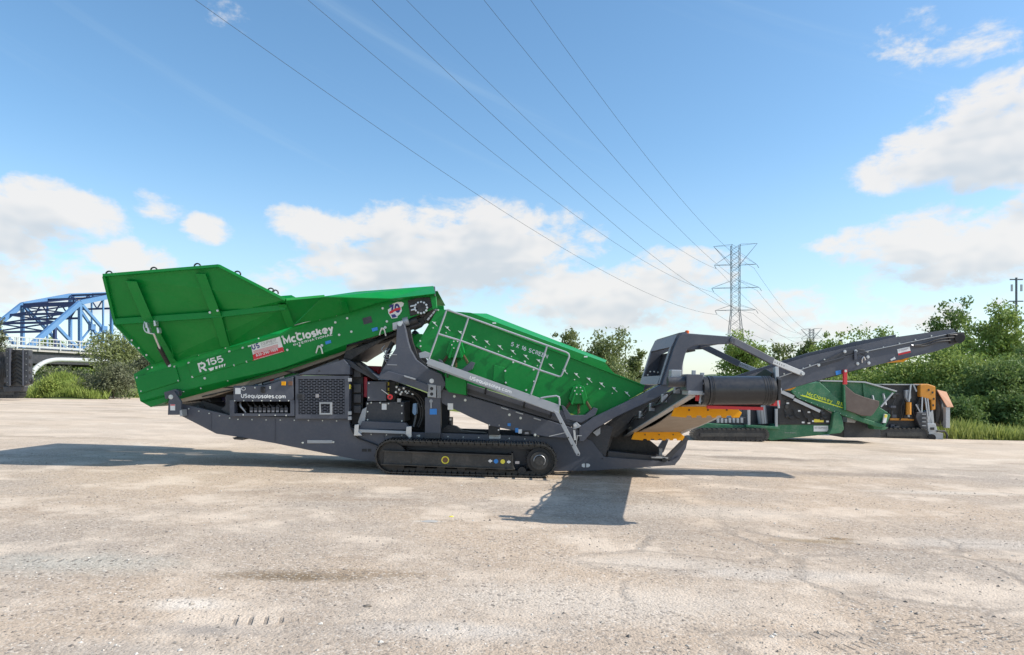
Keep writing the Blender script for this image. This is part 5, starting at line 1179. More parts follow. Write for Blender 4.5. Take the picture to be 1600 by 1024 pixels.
for i in range(1, NP):                                   # overhead sway frames and top laterals
    z = deck_z + hz[i]
    for zz in (z, z - 2.2):
        bar('sway_strut', bp(i * PAN, 0, zz), bp(i * PAN, WID, zz), .2, .28, 'bridge_dark_blue', BR)
    bm = bmesh.new()
    for k in range(6):
        a_bar(bm, bp(i * PAN, WID * k / 6, z - 2.2 * (k % 2)), bp(i * PAN, WID * (k + 1) / 6, z - 2.2 * ((k + 1) % 2)), .14, .14)
    from_bm('sway_lacing', bm, 'bridge_dark_blue', BR)
    if i < NP - 1:
        z2 = deck_z + hz[i + 1]; bar('top_lateral', bp(i * PAN, 0, z), bp((i + 1) * PAN, WID, z2), .16, .16, 'bridge_dark_blue', BR); bar('top_lateral', bp(i * PAN, WID, z), bp((i + 1) * PAN, 0, z2), .16, .16, 'bridge_dark_blue', BR)
        zm = deck_z + (hz[i] + hz[i + 1]) / 2; bar('sway_strut', bp((i + .5) * PAN, 0, zm), bp((i + .5) * PAN, WID, zm), .3, .3, 'bridge_dark_blue', BR)
for k in range(4):                                        # portal bracing on the end posts
    f = .35 + .2 * k; z = deck_z + hz[1] * f; bar('portal_strut', bp(PAN * f, 0, z), bp(PAN * f, WID, z), .25, .3, 'bridge_dark_blue', BR)
    if k < 3:
        z2 = deck_z + hz[1] * (f + .2); bar('portal_brace', bp(PAN * f, 0, z), bp(PAN * (f + .2), WID, z2), .18, .18, 'bridge_dark_blue', BR); bar('portal_brace', bp(PAN * f, WID, z), bp(PAN * (f + .2), 0, z2), .18, .18, 'bridge_dark_blue', BR)
S0, S1 = -60.0, NP * PAN + 30
bm = bmesh.new(); a_bar(bm, bp(S0, WID / 2, deck_z - .25), bp(S1, WID / 2, deck_z - .25), WID + 2.4, .35); from_bm('deck', bm, 'concrete', BR)
for t in (-.6, WID + .6): bar('deck_girder', bp(S0, t, deck_z - 1.2), bp(S1, t, deck_z - 1.2), .35, 1.5, 'dark_grey_paint', BR)
for t in (-1.4, WID + 1.4):
    for z, h in ((.15, .28), (.75, .12), (1.25, .14)): bar('rail', bp(S0, t, deck_z + z), bp(S1, t, deck_z + z), .12, h, 'white_rail', BR)
    for k in range(48):
        s = S0 + 1.5 + k * 3.1
        if s < S1: bar('rail_post', bp(s, t, deck_z - .2), bp(s, t, deck_z + 1.3), .16, .16, 'white_rail', BR, up=bd)
bm = bmesh.new()
for k in range(300):
    s = S0 + k * .5
    if s < S1: a_bar(bm, bp(s, -1.4, deck_z + .25), bp(s, -1.4, deck_z + 1.25), .05, .05, bd)
tag(from_bm('rail_balusters', bm, 'white_rail', BR), kind='stuff')
for s in (-28, 0, NP * PAN): 
    for t in (1, WID - 1):
        tube('pier', [bp(s, t, -1.5), bp(s, t, deck_z - 1.2)], .8, 'concrete', BR, 14)
pw = empty('white_pipe', bp(0, -2.2, 0) + Vector((org.x, org.y, 0))); tag(pw, 'white pipe bending down under the bridge railing at left', 'pipe')
pipe = [bp(S1, -.0, deck_z - 1.35), bp(20, 0, deck_z - 1.35), bp(4, 0, deck_z - 1.35), bp(1.0, 0, deck_z - 1.5), bp(-1.0, 0, deck_z - 2.6), bp(-1.7, 0, deck_z - 4.2), bp(-1.9, 0, -1.0)]
bm = bmesh.new(); a_tube(bm, smooth_pts(pipe, 2), .3, 12); auto(from_bm('pipe_run', bm, 'white_rail', pw))

# ------------------------------------------------------------------ background machines
def stand(name, Yo, px, label, cat):
    pl = Plane(Yo, 0.0); X = (px - 800) / F * Yo; pl.X = X; pl.zb = ground_z(X, Yo)
    o = empty(name, (X, Yo, pl.zb)); tag(o, label, cat); return pl, o
def simple_track(pl, root, x0, y0_, x1, y1_, d0, d1):
    A, B = pl.P(x0, y1_, d0), pl.P(x1, y0_, d0); r = (B.z - A.z) / 2; zc = A.z + r; cl, cr = A.x + r, B.x - r
    prof = [(cl + r * math.sin(math.pi + t), zc + r * math.cos(math.pi + t)) for t in [math.pi * i / 8 for i in range(9)]] + [(cr + r * math.sin(t), zc + r * math.cos(t)) for t in [math.pi * i / 8 for i in range(9)]]
    bm = bmesh.new(); extrude_poly(bm, [Vector((x, d0, z)) for x, z in prof], [Vector((x, d1, z)) for x, z in prof]); tr = from_bm('track', bm, 'black_steel', root)
    bm = bmesh.new()
    for (x, z), (x2, z2) in zip(prof, prof[1:] + prof[:1]):
        n = max(1, int(math.hypot(x2 - x, z2 - z) / .16))
        for k in range(n):
            c = Vector((x + (x2 - x) * k / n, (d0 + d1) / 2, z + (z2 - z) * k / n)); d = Vector((x2 - x, 0, z2 - z)).normalized()
            a_bar(bm, c - d * .05, c + d * .05, d1 - d0 + .02, .06, (0, 1, 0)) if False else a_box(bm, (c.x - .05, d0 - .01, c.z - .03), (c.x + .05, d1 + .01, c.z + .03))
    tag(from_bm('track_shoes', bm, 'track_steel', tr), kind='stuff')
    bm = bmesh.new(); a_box(bm, (cl, d0 - .03, zc - r * .3), (cr, d0 + .05, zc + r * .35)); from_bm('track_beam', bm, 'track_frame_paint', tr)
    for k in range(6):
        x = cl + (cr - cl) * (k + .5) / 6; cyl('roller', (x, d0 - .02, zc - r * .6), (x, d0 + .1, zc - r * .6), r * .22, 'black_steel', tr, 10)
    return tr
G, GO = stand('green_screener', 23.3, 1240, 'older dark green tracked screener parked behind the tail conveyor', 'screening plant')
simple_track(G, GO, 1085, 671, 1200, 688.5, .0, .5); simple_track(G, GO, 1085, 671, 1200, 688.5, 2.0, 2.5)
hull = G.plate('hull', [(1085, 660), (1205, 668), (1212, 663), (1290, 660), (1308, 655), (1318, 668), (1302, 678), (1242, 684), (1205, 689), (1196, 684), (1190, 670), (1085, 670)], .45, 2.1, 'old_green_paint', GO, .02)
G.plate('side_wing', [(1303, 645), (1309, 643), (1316, 652), (1319, 671), (1314, 677), (1294, 679), (1300, 668)], .25, .45, 'old_green_paint', hull, .02)
eng = G.plate('engine_panel', [(1216, 610), (1243, 612), (1302, 648), (1303, 664), (1216, 664)], .42, 2.0, 'black_steel', GO, .02)
G.plate('service_panel', [(1100, 652), (1165, 652), (1165, 668), (1090, 668)], .6, 1.9, 'dark_grey_paint', GO, .02)
rngb = random.Random(11)
for k in range(7): G.box('valve', 1120 + k * 6.2, 653 + rngb.uniform(0, 2), 1124 + k * 6.2, 661, .52, .6, 'galvanised', GO, .006)
G.box('mast_panel', 1160, 635, 1222, 668, .95, 1.6, 'dark_grey_paint', GO, .02)
for x in (1168.5, 1211.5): G.box('light_post', x, 639, x + 4, 667.5, .38, .46, 'galvanised', GO, .006)
c = G.P(1193, 662, .7); d = G.P(1190, 634, .7); dr_ = cyl('rolled_belt', (d.x, .75, d.z), (c.x, .75, c.z), .17, 'galvanised', GO, 18, 'pale grey rolled belt standing upright'); 
for k in (-.11, 0, .11): bar('belt_seam', (d.x + k, .58, d.z), (c.x + k, .58, c.z), .012, .01, 'dark_grey_paint', dr_)
G.plate('post_rail', [(1166, 664), (1218, 667), (1218, 671), (1166, 668)], .36, .6, 'old_green_paint', GO, .01)
hop = G.plate('feeder', [(1236, 604), (1262, 599), (1281, 597), (1320, 634), (1345, 652), (1376, 662), (1380, 664), (1388, 646), (1392, 649), (1383, 668), (1372, 668), (1338, 657), (1290, 640), (1246, 622), (1238, 614)], .30, .42, 'old_green_paint', GO, .02)
wallp = [(1236, 606), (1281, 595), (1318, 596), (1352, 597.5), (1401, 611.5), (1375, 637), (1388, 645), (1376, 662), (1345, 652), (1320, 640), (1246, 618)]
G.plate('hopper_wall', wallp, .42, .50, 'old_green_paint', GO, .02)
fwl = G.plate('hopper_far_wall', wallp, .42, .50, 'old_green_paint', GO, .02); fwl.location.y = 1.7
G.plate('hopper_floor', [(1250, 617), (1320, 640), (1372, 658), (1372, 662), (1320, 645), (1250, 622)], .5, 2.1, 'dark_grey_paint', GO, 0)
G.plate('hopper_top_lip', [(1281, 594), (1318, 595), (1352, 596.3), (1402, 610.8), (1401, 612.6), (1352, 598.5), (1318, 597), (1281, 596)], .30, .56, 'galvanised', GO, .004)
G.plate('rubber_flap', [(1319, 600), (1324, 605), (1336, 615), (1352, 621), (1374, 627), (1374, 634), (1366, 646), (1361, 650.5), (1347, 650), (1322, 641)], .20, .26, 'brown_rubber', hop, .02, 'brown worn rubber flap')
G.plate('flap_post', [(1318, 597), (1320.5, 599), (1322, 641), (1319, 641)], .18, .28, 'old_green_paint', hop, .006)
G.plate('yellow_tag', [(1382, 647), (1387, 648), (1384.5, 661), (1379.5, 661)], .26, .31, 'white_decal', hop, 0); G.plate('yellow_tag', [(1383, 648), (1386.5, 648.5), (1385.5, 653), (1382, 652.5)], .24, .27, 'yellow_decal', hop, 0)
G.text('maker_lettering', 'McCloskey  R15', 1260, 617.6, 1319, 636.0, 5.6, .285, 'lime_decal', hop, weight=.17, gap=.16)
G.plate('stripe', [(1250, 617.4), (1258, 618.2), (1320, 637.8), (1320, 639.2), (1252, 618.8)], .29, .31, 'lime_decal', hop, 0)
for x, y in ((1363, 618), (1380, 615)): bar('hydraulic_ram', G.P(x, y, .36), G.P(x + 4, y + 18, .28), .05, .05, 'galvanised', hop)
bar('stay', G.P(1395, 614, .3), G.P(1376, 636, .28), .05, .05, 'galvanised', hop); bar('conveyor_rail', G.P(1218, 611, .3), G.P(1240, 621, .3), .06, .12, 'galvanised', GO); bar('conveyor_rail', G.P(1240, 624, .3), G.P(1281, 643, .3), .06, .10, 'galvanised', GO)
G.plate('pale_box', [(1324, 652), (1339, 656), (1336, 661), (1323, 660)], .6, .9, 'galvanised', GO, .01)
G.plate('rear_body', [(1320, 650), (1375, 664), (1376, 684), (1318, 684)], .9, 2.0, 'dark_grey_paint', GO, .02); G.plate('tail_foot', [(1364, 664), (1388, 668), (1383, 672), (1366, 671)], .4, .8, 'old_green_paint', GO, .01)
G.box('white_decal', 1271.5, 665.5, 1294, 674.5, .435, .45, 'white_decal', hull, 0); G.text('decal_lettering', 'US EQUIPMENT', 1273, 670, 1292.5, 670.5, 3, .43, 'grey_decal', hull, bold=.02)
G.box('yellow_plate', 1272, 655, 1287, 660, .405, .42, 'yellow_decal', eng, 0)
for x, y in ((1247, 641), (1262, 643), (1253, 659), (1262, 660), (1269, 657), (1291, 657.5), (1229, 629)): G.box('small_decal', x, y, x + 4, y + 2.5, .408, .42, 'white_decal', eng, 0)
G.text('hull_lettering', 'screen', 1226, 677, 1243, 677.5, 2, .44, 'grey_decal', hull)

K, KO = stand('jaw_crusher', 27.0, 1430, 'black tracked crusher with yellow and orange parts parked beside the trees', 'crusher')
bd_ = K.plate('body', [(1378, 606), (1382, 601), (1438, 601), (1440, 640), (1452, 660), (1450, 676), (1380, 678), (1372, 660)], .5, 2.4, 'black_steel', KO, .03)
simple_track(K, KO, 1376, 670, 1450, 688.5, .2, .7); simple_track(K, KO, 1376, 670, 1450, 688.5, 1.9, 2.4)
K.plate('orange_strip', [(1391, 653.5), (1428, 654.5), (1428, 657.5), (1391, 657)], .44, .5, 'orange_paint', bd_, .004)
K.plate('upper_frame', [(1379, 600), (1440, 600.5), (1440, 602), (1379, 601.8)], .4, 2.4, 'galvanised', bd_, 0)
yb_ = K.plate('yellow_box', [(1438, 601), (1450, 600), (1462, 604), (1462, 640), (1456, 642), (1455, 625), (1438, 620)], .3, 1.2, 'orange_paint', KO, .03)
for x, y in ((1450, 608), (1456, 612), (1458, 622), (1457, 632)): K.box('slot', x, y, x + 2.6, y + 3, .29, .31, 'black_steel', yb_, 0)
oc = cyl('orange_cylinder', K.P(1419.5, 629, .35), K.P(1419.5, 648, .35), .10, 'orange_paint', KO, 16); cyl('cylinder_rod', K.P(1419.5, 648, .35), K.P(1419.5, 652, .35), .04, 'galvanised', oc, 10)
K.plate('hanging_pulley', [(1415, 610), (1423, 609), (1424, 622), (1419, 629), (1415, 621)], .36, .5, 'galvanised', KO, .01)
for x0, y0_, x1, y1_ in ((1423, 601, 1420, 628), (1427, 601, 1432, 612), (1448, 612, 1452, 650), (1444, 612, 1450, 655), (1441, 613, 1440, 645), (1453, 650, 1456, 662), (1431, 632, 1438, 645)):
    bar('stay_bar', K.P(x0, y0_, .34), K.P(x1, y1_, .3), .05, .05, 'galvanised', KO)
chu = K.plate('discharge_chute', [(1433, 644), (1448, 645), (1450, 680), (1446, 682), (1436, 664), (1431, 652)], .25, .9, 'dark_grey_paint', KO, .02)
K.plate('chute_guard', [(1447, 650), (1458, 640), (1460, 662), (1450, 664)], .3, .8, 'galvanised', KO, .02)
ef = K.plate('end_frame', [(1449, 662), (1462, 662), (1466, 676), (1474, 677), (1474, 687), (1456, 687), (1451, 684)], .25, .5, 'galvanised', KO, .02); K.box('frame_window', 1454, 668, 1460, 672, .235, .26, 'black_steel', ef, 0)
cyl('wheel', K.P(1456, 684, .1), K.P(1456, 684, .25), .14, 'black_rubber', ef, 16)
tube('end_hoop', [K.P(1464, 674, .2), K.P(1476, 674, .2), K.P(1480, 680, .2), K.P(1479, 686, .2)], .04, 'black_steel', ef, 8)
rp2 = K.sheet('rusty_panel', [(1464, 609, .9), (1479, 612.5, .9), (1490, 636, .3), (1480, 636, .3)], .03, 'rusty_sheet', KO); K.plate('panel_side', [(1463, 609), (1480, 636), (1478, 668), (1462, 660)], .9, 1.6, 'black_steel', KO, .01)
K.box('grey_post', 1478, 636.5, 1484.5, 669, .32, .5, 'galvanised', KO, .01)
for k in range(4): tube('black_hose', [K.P(1466 + k, 625, .8), K.P(1472 + 2 * k, 640 + 3 * k, .6), K.P(1466 + k, 662, .8)], .03, 'hose_rubber', KO, 6, rounds=2)

rngc = random.Random(21)
for k in range(16):
    x, y = rngc.uniform(1386, 1436), rngc.uniform(604, 668); ww, hh = rngc.uniform(3, 9), rngc.uniform(2, 8)
    K.box('fitting_box', x, y, x + ww, y + hh, .50 - rngc.uniform(.04, .18), .52, rngc.choice(('dark_grey_paint', 'black_steel', 'track_frame_paint', 'grey_paint')), bd_, .01)
for k in range(7):
    x, y = rngc.uniform(1390, 1445), rngc.uniform(606, 630); tube('black_hose', [K.P(x, y, .4), K.P(x + rngc.uniform(-6, 6), y + 14, .33), K.P(x + rngc.uniform(-8, 8), y + 30, .42)], .022, 'hose_rubber', KO, 6, rounds=2)
for k in range(5): K.box('ladder_rung', 1441, 647 + k * 6, 1447, 648 + k * 6, .2, .25, 'galvanised', KO, 0)
for k in range(14):
    x, y = rngc.uniform(1218, 1296), rngc.uniform(622, 660)
    if y < 612 + (x - 1243) * .62 + 6: continue
    G.box('fitting_box', x, y, x + rngc.uniform(3, 8), y + rngc.uniform(2, 6), .36, .43, rngc.choice(('dark_grey_paint', 'track_frame_paint', 'black_steel')), eng, .008)
for k in range(5):
    x = 1225 + 14 * k; tube('black_hose', [G.P(x, 640, .38), G.P(x + 5, 650 + k, .34), G.P(x + 12, 655, .38)], .02, 'hose_rubber', GO, 6, rounds=2)
G.bolts([(1242 + 6 * k, 612 + 2.2 * k) for k in range(12)] + [(1250 + 9 * k, 623 + 3.3 * k) for k in range(10)], .30, .7, 'zinc_bolt', hop)
for k in range(3): G.plate('hopper_rib', [(1284 + 32 * k, 598), (1288 + 32 * k, 598), (1296 + 30 * k, 622 + 8 * k), (1291 + 30 * k, 621 + 8 * k)], .36, .43, 'old_green_paint', GO, .01)

Lf, LO = stand('tracked_conveyor', 42.0, 25, 'dark tracked conveyor with upright chevron belt at the left edge', 'conveyor')
lb = Lf.plate('belt_frame', [(8, 545), (15, 543), (15, 603), (9, 603)], -.3, .0, 'dark_grey_paint', LO, .03); Lf.plate('belt_frame', [(36, 547), (45, 547), (45, 600), (36, 604)], -.3, .05, 'dark_grey_paint', LO, .03)
cbt = Lf.plate('chevron_belt', [(15, 546), (36, 547), (36, 604), (15, 604)], -.1, .1, 'track_frame_paint', LO, .02)
for k in range(9):
    y = 551 + k * 6
    for s in (-1, 1): bar('chevron_cleat', Lf.P(25.5, y - 3, -.12), Lf.P(25.5 + s * 9.5, y + 3, -.12), .07, .06, 'black_rubber', cbt)
Lf.plate('body', [(-60, 552), (5, 550), (7, 606), (-60, 610)], .0, 1.0, 'black_steel', LO, .03)
for x, y in ((3, 575), (6, 590), (-4, 565), (8, 560)): Lf.box('bracket', x, y, x + 6, y + 8, -.2, .1, 'dark_grey_paint', LO, .01)
for k in range(6): Lf.bolts([(11.5, 550 + 9.5 * k), (41, 552 + 9 * k)], -.31, 1.0, 'zinc_bolt', LO)
for x in (15.4, 36.0): bar('belt_edge', Lf.P(x, 546, -.33), Lf.P(x, 603, -.33), .05, .06, 'grey_paint', LO)
for k in range(4): cyl('side_roller', Lf.P(46.5, 556 + 12 * k, -.2), Lf.P(46.5, 560 + 12 * k, -.2), .09, 'black_steel', LO, 10)
for k in range(5): tube('black_hose', [Lf.P(-4 + 3 * k, 560, -.1), Lf.P(-6 + 3 * k, 580, -.25), Lf.P(2 + 2 * k, 600, -.1)], .05, 'hose_rubber', LO, 6, rounds=2)
Lf.plate('lower_drum_guard', [(4, 604), (34, 604), (32, 612), (6, 613)], -.1, .5, 'dark_grey_paint', LO, .04)
simple_track(Lf, LO, -40, 608, 30, 622, .0, .6)
tube('side_hook', [Lf.P(46, 590, -.1), Lf.P(52, 594, -.1), Lf.P(49, 600, -.1)], .06, 'black_steel', LO, 6, rounds=1)

# ------------------------------------------------------------------ trees, bushes, grass
def crown_mesh(name, rng, rx, ry, z0, z1, n_cl, n_lf, leaf, cl_r, mat, parent, uneven=.35):
    v, f = [], []
    cz_ = (z0 + z1) / 2; rz = (z1 - z0) / 2
    ph = [rng.uniform(0, 6.28) for _ in range(6)]
    centers = []
    for c in range(int(n_cl * 1.45)):
        d = Vector((rng.gauss(0, 1), rng.gauss(0, 1), rng.gauss(0, 1))).normalized()
        if d.z < -.55 and rng.random() < .6: d.z = abs(d.z)
        lob = 1 + uneven * (.5 * math.sin(3 * math.atan2(d.y, d.x) + ph[0] + 2 * d.z) + .5 * math.sin(4 * d.z + ph[1] + math.atan2(d.y, d.x)))
        rad = rng.random() ** .38 * lob * .92
        centers.append(Vector((d.x * rx * rad, d.y * ry * rad, cz_ + d.z * rz * rad)))
    mxx = max(abs(c.x) for c in centers); zhi = max(c.z for c in centers); zlo = min(c.z for c in centers)
    for c in centers:
        c.x *= (rx - cl_r * .5) / mxx; c.z = z0 + (c.z - zlo) / (zhi - zlo) * (z1 - cl_r * .8 - z0)
    for p in centers:
        k = rng.uniform(.55, 1.35)
        for _ in range(int(n_lf * .8 * k)):
            q = Vector((rng.gauss(0, 1), rng.gauss(0, 1), rng.gauss(0, .75))); q *= cl_r * k * .62; pt = p + q
            nn = Vector((rng.gauss(0, .7), rng.gauss(0, .7), rng.gauss(.5, .6))).normalized(); s, u = frame_of(nn, (rng.gauss(0, 1), rng.gauss(0, 1), rng.gauss(0, 1) + .01))
            L = leaf * rng.uniform(.6, 1.5); W = L * rng.uniform(.4, .65); i = len(v)
            v += [pt - s * L * .5, pt + u * W * .5 + nn * L * .08, pt + s * L * .5, pt - u * W * .5 + nn * L * .08]; f.append((i, i + 1, i + 2, i + 3))
    return from_py('crown', v, f, mat, parent, fix=False), centers
def tree(name, label, px, top, wpx, Y, mat, seed, low=.22, cl=64, lf=85, leaf=.24, group=None, depth=None, cat='tree', uneven=.4):
    rng = random.Random(seed); X = (px - 800) / F * Y; gz = ground_z(X, Y); H = CAMH + (HOR - top) / F * Y - gz; rx = wpx / 2 / F * Y
    T = empty(name, (X, Y, gz - .05), (0, 0, rng.uniform(0, .4))); tag(T, label, cat, group)
    cr, cen = crown_mesh('crown', rng, rx, depth or rx, H * low, H * 1.09, cl, lf, leaf, max(.3, rx * .23), mat, T, uneven)
    tr = max(.06, H * .02); hs_ = [0, H * .25, H * .5, H * .72]
    mid = [Vector((rng.uniform(-.06, .06) * H * (i > 0), rng.uniform(-.05, .05) * H * (i > 0), z)) for i, z in enumerate(hs_)]
    bm = bmesh.new(); a_tube(bm, mid, [tr, tr * .75, tr * .5, tr * .2], 8); auto(from_bm('trunk', bm, 'bark', T))
    for c in rng.sample(cen, min(11, len(cen))):
        k = rng.choice((1, 1, 2)); a = mid[k].lerp(mid[k + 1], rng.random()); m_ = a.lerp(c, .55) + Vector((0, 0, .06 * H))
        bm = bmesh.new(); a_tube(bm, [a, m_, c], [tr * .38, tr * .22, tr * .06], 5); from_bm('limb', bm, 'bark', T)
    return T
GR = 'trees along the right side of the yard'
tree('tree', 'tall broad tree at the right edge with the slim mast behind it', 1556, 488, 98, 50, 'leaf_mid', 1, .2, 80, 95, .22, GR)
tree('tree', 'tall narrow dark tree just above the tip of the tail conveyor', 1484, 482, 74, 58, 'leaf_dark', 2, .25, 56, 85, .26, GR)
tree('tree', 'bright green rounded tree directly below the tip of the tail conveyor', 1495, 538, 112, 41, 'leaf_mid', 3, .1, 80, 100, .19, GR)
tree('tree', 'dark spreading tree behind the tall grass at lower right', 1575, 566, 128, 37, 'leaf_dark', 4, .04, 90, 100, .19, GR)
tree('tree', 'dark leafy tree filling the space behind the black crusher', 1425, 552, 118, 44, 'leaf_mid', 5, .08, 80, 95, .20, GR)
tree('tree', 'green treetop showing just over the middle of the tail conveyor', 1372, 517, 92, 62, 'leaf_mid', 6, .15, 64, 85, .26, GR)
tree('tree', 'green tree below the tail conveyor behind the parked hopper', 1345, 572, 100, 47, 'leaf_mid', 16, .05, 64, 85, .2, GR)
tree('tree', 'pale green round tree standing below the small distant pylon', 1294, 527, 62, 60, 'leaf_mid', 7, .12, 56, 80, .26, GR)
tree('tree', 'grey green tree left of the pale round one, partly hidden by the conveyor', 1256, 540, 40, 63, 'leaf_sage', 17, .15, 40, 70, .26, GR)
tree('tree', 'low sage green tree between the brace arms and the conveyor', 1225, 546, 70, 66, 'leaf_sage', 8, .1, 48, 75, .28, GR)
tree('tree', 'rounded green tree at the foot of the tall pylon', 1162, 526, 90, 56, 'leaf_mid', 9, .1, 72, 90, .24, GR)
tree('tree', 'tree cut off by the right edge of the picture', 1632, 532, 110, 44, 'leaf_dark', 10, .1, 64, 90, .21, GR)
GU = 'undergrowth behind the tall grass at right'
for k, (px, top, wpx, Y, mt, lb) in enumerate(((1498, 622, 66, 34, 'leaf_dark', 'dark low bush just right of the rusty panel on the crusher'), (1538, 612, 74, 35.5, 'leaf_mid', 'mid green bush between the crusher and the right edge, second from the crusher'),
        (1580, 618, 70, 34.5, 'leaf_dark', 'dark dense bush behind the tall grass near the right edge'), (1622, 606, 80, 36, 'leaf_dark', 'dark bush cut by the right edge of the picture above the grass'), (1516, 596, 90, 39, 'leaf_dark', 'tall dark shrub under the bright tree below the conveyor tip'), (1470, 604, 84, 38, 'leaf_dark', 'shrub hidden mostly behind the yellow box of the crusher'))):
    tree('bush', lb, px, top, wpx, Y, mt, 60 + k, -.12, 56, 90, .15, GU, cat='bush')
GM = 'trees behind the green screen box'
tree('tree', 'rounded sage green tree rising left behind the green screen box', 885, 524, 74, 70, 'leaf_sage', 21, .05, 66, 95, .28, GM)
tree('tree', 'open twiggy tree rising in the middle behind the green screen box', 944, 521, 92, 66, 'leaf_sage', 22, .05, 76, 72, .26, GM, uneven=.6)
tree('tree', 'small low tree right beside the grey gantry', 992, 550, 44, 68, 'leaf_sage', 23, .05, 40, 80, .26, GM)
tree('bush', 'bushy scrub at the foot of the trees behind the screen box', 965, 568, 110, 60, 'leaf_sage', 24, .0, 48, 60, .22, GM, cat='bush')
GL = 'bushes below the blue bridge'
tree('bush', 'tall sage green bush in front of the bridge railing', 186, 524, 104, 60, 'leaf_sage', 31, .0, 80, 80, .20, GL, cat='bush')
tree('bush', 'dark grey green bush under the bridge deck beside the white pipe', 108, 577, 100, 62, 'leaf_grey', 32, .0, 70, 85, .22, GL, cat='bush')
tree('bush', 'dark bush with bare stem showing just left of the green hopper', 178, 566, 84, 49, 'leaf_grey', 33, .03, 80, 70, .16, GL, cat='bush')
tree('bush', 'grey green bush partly hidden behind the hopper foot', 236, 548, 70, 54, 'leaf_grey', 34, .0, 60, 75, .18, GL, cat='bush')
tree('bush', 'small bright yellow green bush on the grassy mound at left', 77, 588, 32, 47, 'grass', 35, .0, 36, 70, .14, GL, cat='bush')
tree('tree', 'dark tree cut off by the left edge under the bridge end', -6, 508, 44, 70, 'leaf_grey', 36, .15, 40, 80, .24, GL)
for k, (px, top, wpx) in enumerate(((70, 538, 60), (100, 533, 60), (142, 536, 70), (205, 530, 80))):
    tree('tree', ('low far tree seen through the first panel of the bridge', 'far tree seen behind the blue bridge post', 'far tree seen right of the blue bridge post', 'far tree behind the bridge hidden mostly by the hopper')[k], px, top, wpx, 175, 'leaf_mid', 40 + k, .0, 50, 55, .7, 'far trees beyond the bridge')
# wooded ridge on the horizon
def ridge():
    rng = random.Random(5); v, f = [], []; n = 260
    for i in range(n + 1):
        X = -700 + 1500 * i / n
        h = 10.5 + 3.0 * noise.noise((X * .012, 1, 0)) + 1.6 * noise.noise((X * .08, 2, 0)) + .9 * noise.noise((X * .31, 3, 0))
        for j, (dy, k) in enumerate(((0, 0), (3, .55), (8, .85), (18, 1.0), (60, 0.0))): v.append((X + rng.uniform(-1, 1), 430 + dy + rng.uniform(-1, 1), ground_z(X, 430) - .5 + h * k + (rng.uniform(-.5, .5) if k else 0)))
    for i in range(n):
        for j in range(4): a = i * 5 + j; f.append((a, a + 5, a + 6, a + 1))
    o = from_py('wooded_ridge', v, f, 'far_wood'); tag(o, 'low dark wooded ridge on the far horizon', 'woodland', kind='stuff')
ridge()
# grass: blades in one mass each
def blades(name, label, spots, n, h0, h1, mat, seed, mound=None, wd=.03):
    rng = random.Random(seed); v, f = [], []
    for _ in range(n):
        px, Y = spots(rng); X = (px - 800) / F * Y; z = ground_z(X, Y) + (mound(px, Y) if mound else 0)
        h = rng.uniform(h0, h1) * (rng.random() ** .6) * (.55 + .9 * max(0, .5 + noise.noise((X * .55, Y * .55, seed)))); a = rng.uniform(0, 6.28); lean = rng.uniform(.1, .5) * h; wv = wd * rng.uniform(.6, 1.5)
        dx, dy = math.cos(a), math.sin(a); i = len(v)
        v += [(X - dy * wv, Y + dx * wv, z), (X + dy * wv, Y - dx * wv, z), (X + dx * lean * .4 + dy * wv * .7, Y + dy * lean * .4 - dx * wv * .7, z + h * .6), (X + dx * lean, Y + dy * lean, z + h)]
        f.append((i, i + 1, i + 2, i + 3))
    o = from_py(name, v, f, mat, fix=False); tag(o, label, 'grass', kind='stuff')
def sp_r(rng):
    Y = 27.5 + abs(rng.gauss(0, 3.2)); return rng.uniform(1472, 1700), Y + max(0, (1530 - 1472) * .0)
blades('grass', 'tall yellow green grass at the right edge of the yard', sp_r, 15000, .08, .62, 'tall_grass', 1, None, .02)
md = lambda px, Y: 1.35 * math.exp(-((px - 100) / 42) ** 2 - ((Y - 50) / 2.4) ** 2)
blades('grass', 'bright green grassy mound beside the bushes at left', lambda r: (min(168, max(30, r.gauss(98, 30))), 46.3 + abs(r.gauss(0, 2.6)) + r.random() ** 3 * 3), 22000, .2, .7, 'grass', 2, md, .02)
def mound():
    v, f = [], []; n = 24
    for j in range(n + 1):
        for i in range(n + 1):
            px, Y = 20 + 180 * i / n, 45.5 + 10 * j / n; X = (px - 800) / F * Y; v.append((X, Y, ground_z(X, Y) - .06 + md(px, Y)))
    for j in range(n):
        for i in range(n): a = j * (n + 1) + i; f.append((a, a + 1, a + n + 2, a + n + 1))
    o = from_py('earth_bank', v, f, 'bank_soil', smooth=True); tag(o, kind='structure')
simple_noise_mat('bank_soil', (.09, .12, .035), (.17, .19, .07), 2.0); mound()
blades('grass', 'thin strip of rough grass along the back edge of the yard', lambda r: (lambda p: (p, (39.5 + .6) / (1 + .42 * (p - 800) / F) + abs(r.gauss(0, 2.0))))(r.uniform(150, 1480)), 9000, .2, .7, 'tall_grass', 3, None, .04)

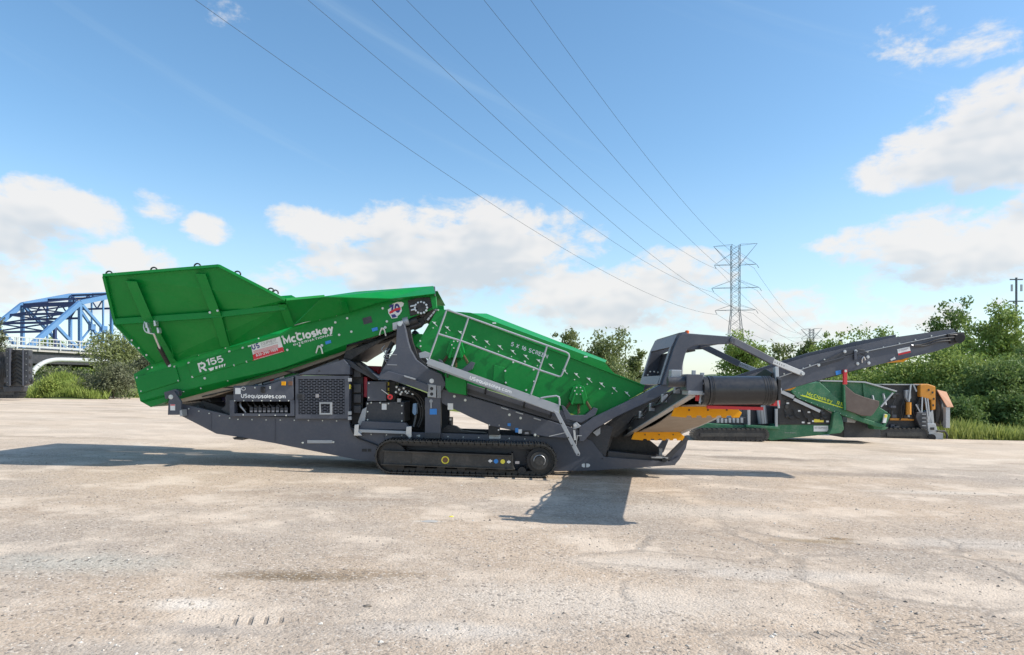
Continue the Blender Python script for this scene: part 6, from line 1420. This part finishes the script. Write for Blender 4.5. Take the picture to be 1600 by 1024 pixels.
# ------------------------------------------------------------------ loose stones and litter
def stones():
    rng = random.Random(9); v, f = [], []
    for _ in range(26000):
        Y = 3.9 + (rng.random() ** 1.5) * 11.0; X = rng.uniform(-.82, .82) * Y
        if noise.noise((X * .5, Y * .6, 3)) < rng.uniform(-.45, .25): continue
        r = .0035 + .012 * rng.random() ** 4 * (1.8 if rng.random() < .1 else 1); z = ground_z(X, Y); a = rng.uniform(0, 6.28); k = rng.uniform(.5, .8)
        i = len(v); q = [rng.uniform(.75, 1.25) for _ in range(6)]
        for t in range(4): v.append((X + r * q[t] * math.cos(a + t * 1.57), Y + r * q[t] * math.sin(a + t * 1.57), z + r * .1))
        v += [(X + r * .3 * math.cos(a), Y + r * .3 * math.sin(a), z + r * k * q[4]), (X, Y, z - r * .4)]
        for t in range(4): f += [(i + t, i + (t + 1) % 4, i + 4), (i + (t + 1) % 4, i + t, i + 5)]
    o = from_py('loose_gravel', v, f, 'loose_stone', fix=False); tag(o, 'loose gravel scattered over the yard', 'gravel', kind='stuff')
def stone_mat():
    m = bpy.data.materials.new('loose_stone'); m.use_nodes = True; t = NT(m.node_tree); p = t.n['Principled BSDF']
    r = t.node('ShaderNodeNewGeometry').outputs['Random Per Island']
    c = t.mix(t.ramp(r, .15, .55), (.16, .14, .12, 1), (.40, .35, .29, 1)); t.put(p.inputs['Base Color'], t.mix(t.ramp(r, .75, 1), c, (.58, .54, .48, 1))); p.inputs['Roughness'].default_value = .9; MAT['loose_stone'] = m
stone_mat(); stones()
def rock(name, label, px, py, r, mat, cat, flat=.5):
    X, Y = w2(px, py); rng = random.Random(px); bm = bmesh.new(); bmesh.ops.create_icosphere(bm, subdivisions=2, radius=1)
    for vv in bm.verts:
        k = 1 + .35 * noise.noise(vv.co * 1.7 + Vector((px, 0, 0))); vv.co = Vector((vv.co.x * r * 1.5 * k, vv.co.y * r * k, max(-.3, vv.co.z) * r * flat * k))
    o = from_bm(name, bm, mat); o.location = (X, Y, ground_z(X, Y) + .002); tag(o, label, cat)
rock('stone', 'dark flat stone on the gravel at lower centre left', 574, 948, .024, 'tan_pebble', 'stone')
rock('stone', 'small dark stone on the gravel at lower left', 190, 942, .016, 'tan_pebble', 'stone')
rock('litter', 'small yellow scrap lying on the gravel left of the conveyor shadow', 705, 808, .022, 'yellow_decal', 'litter', .4)
rock('stone', 'pale flat stone chip beside the yellow scrap', 672, 815.5, .07, 'concrete', 'stone', .12)
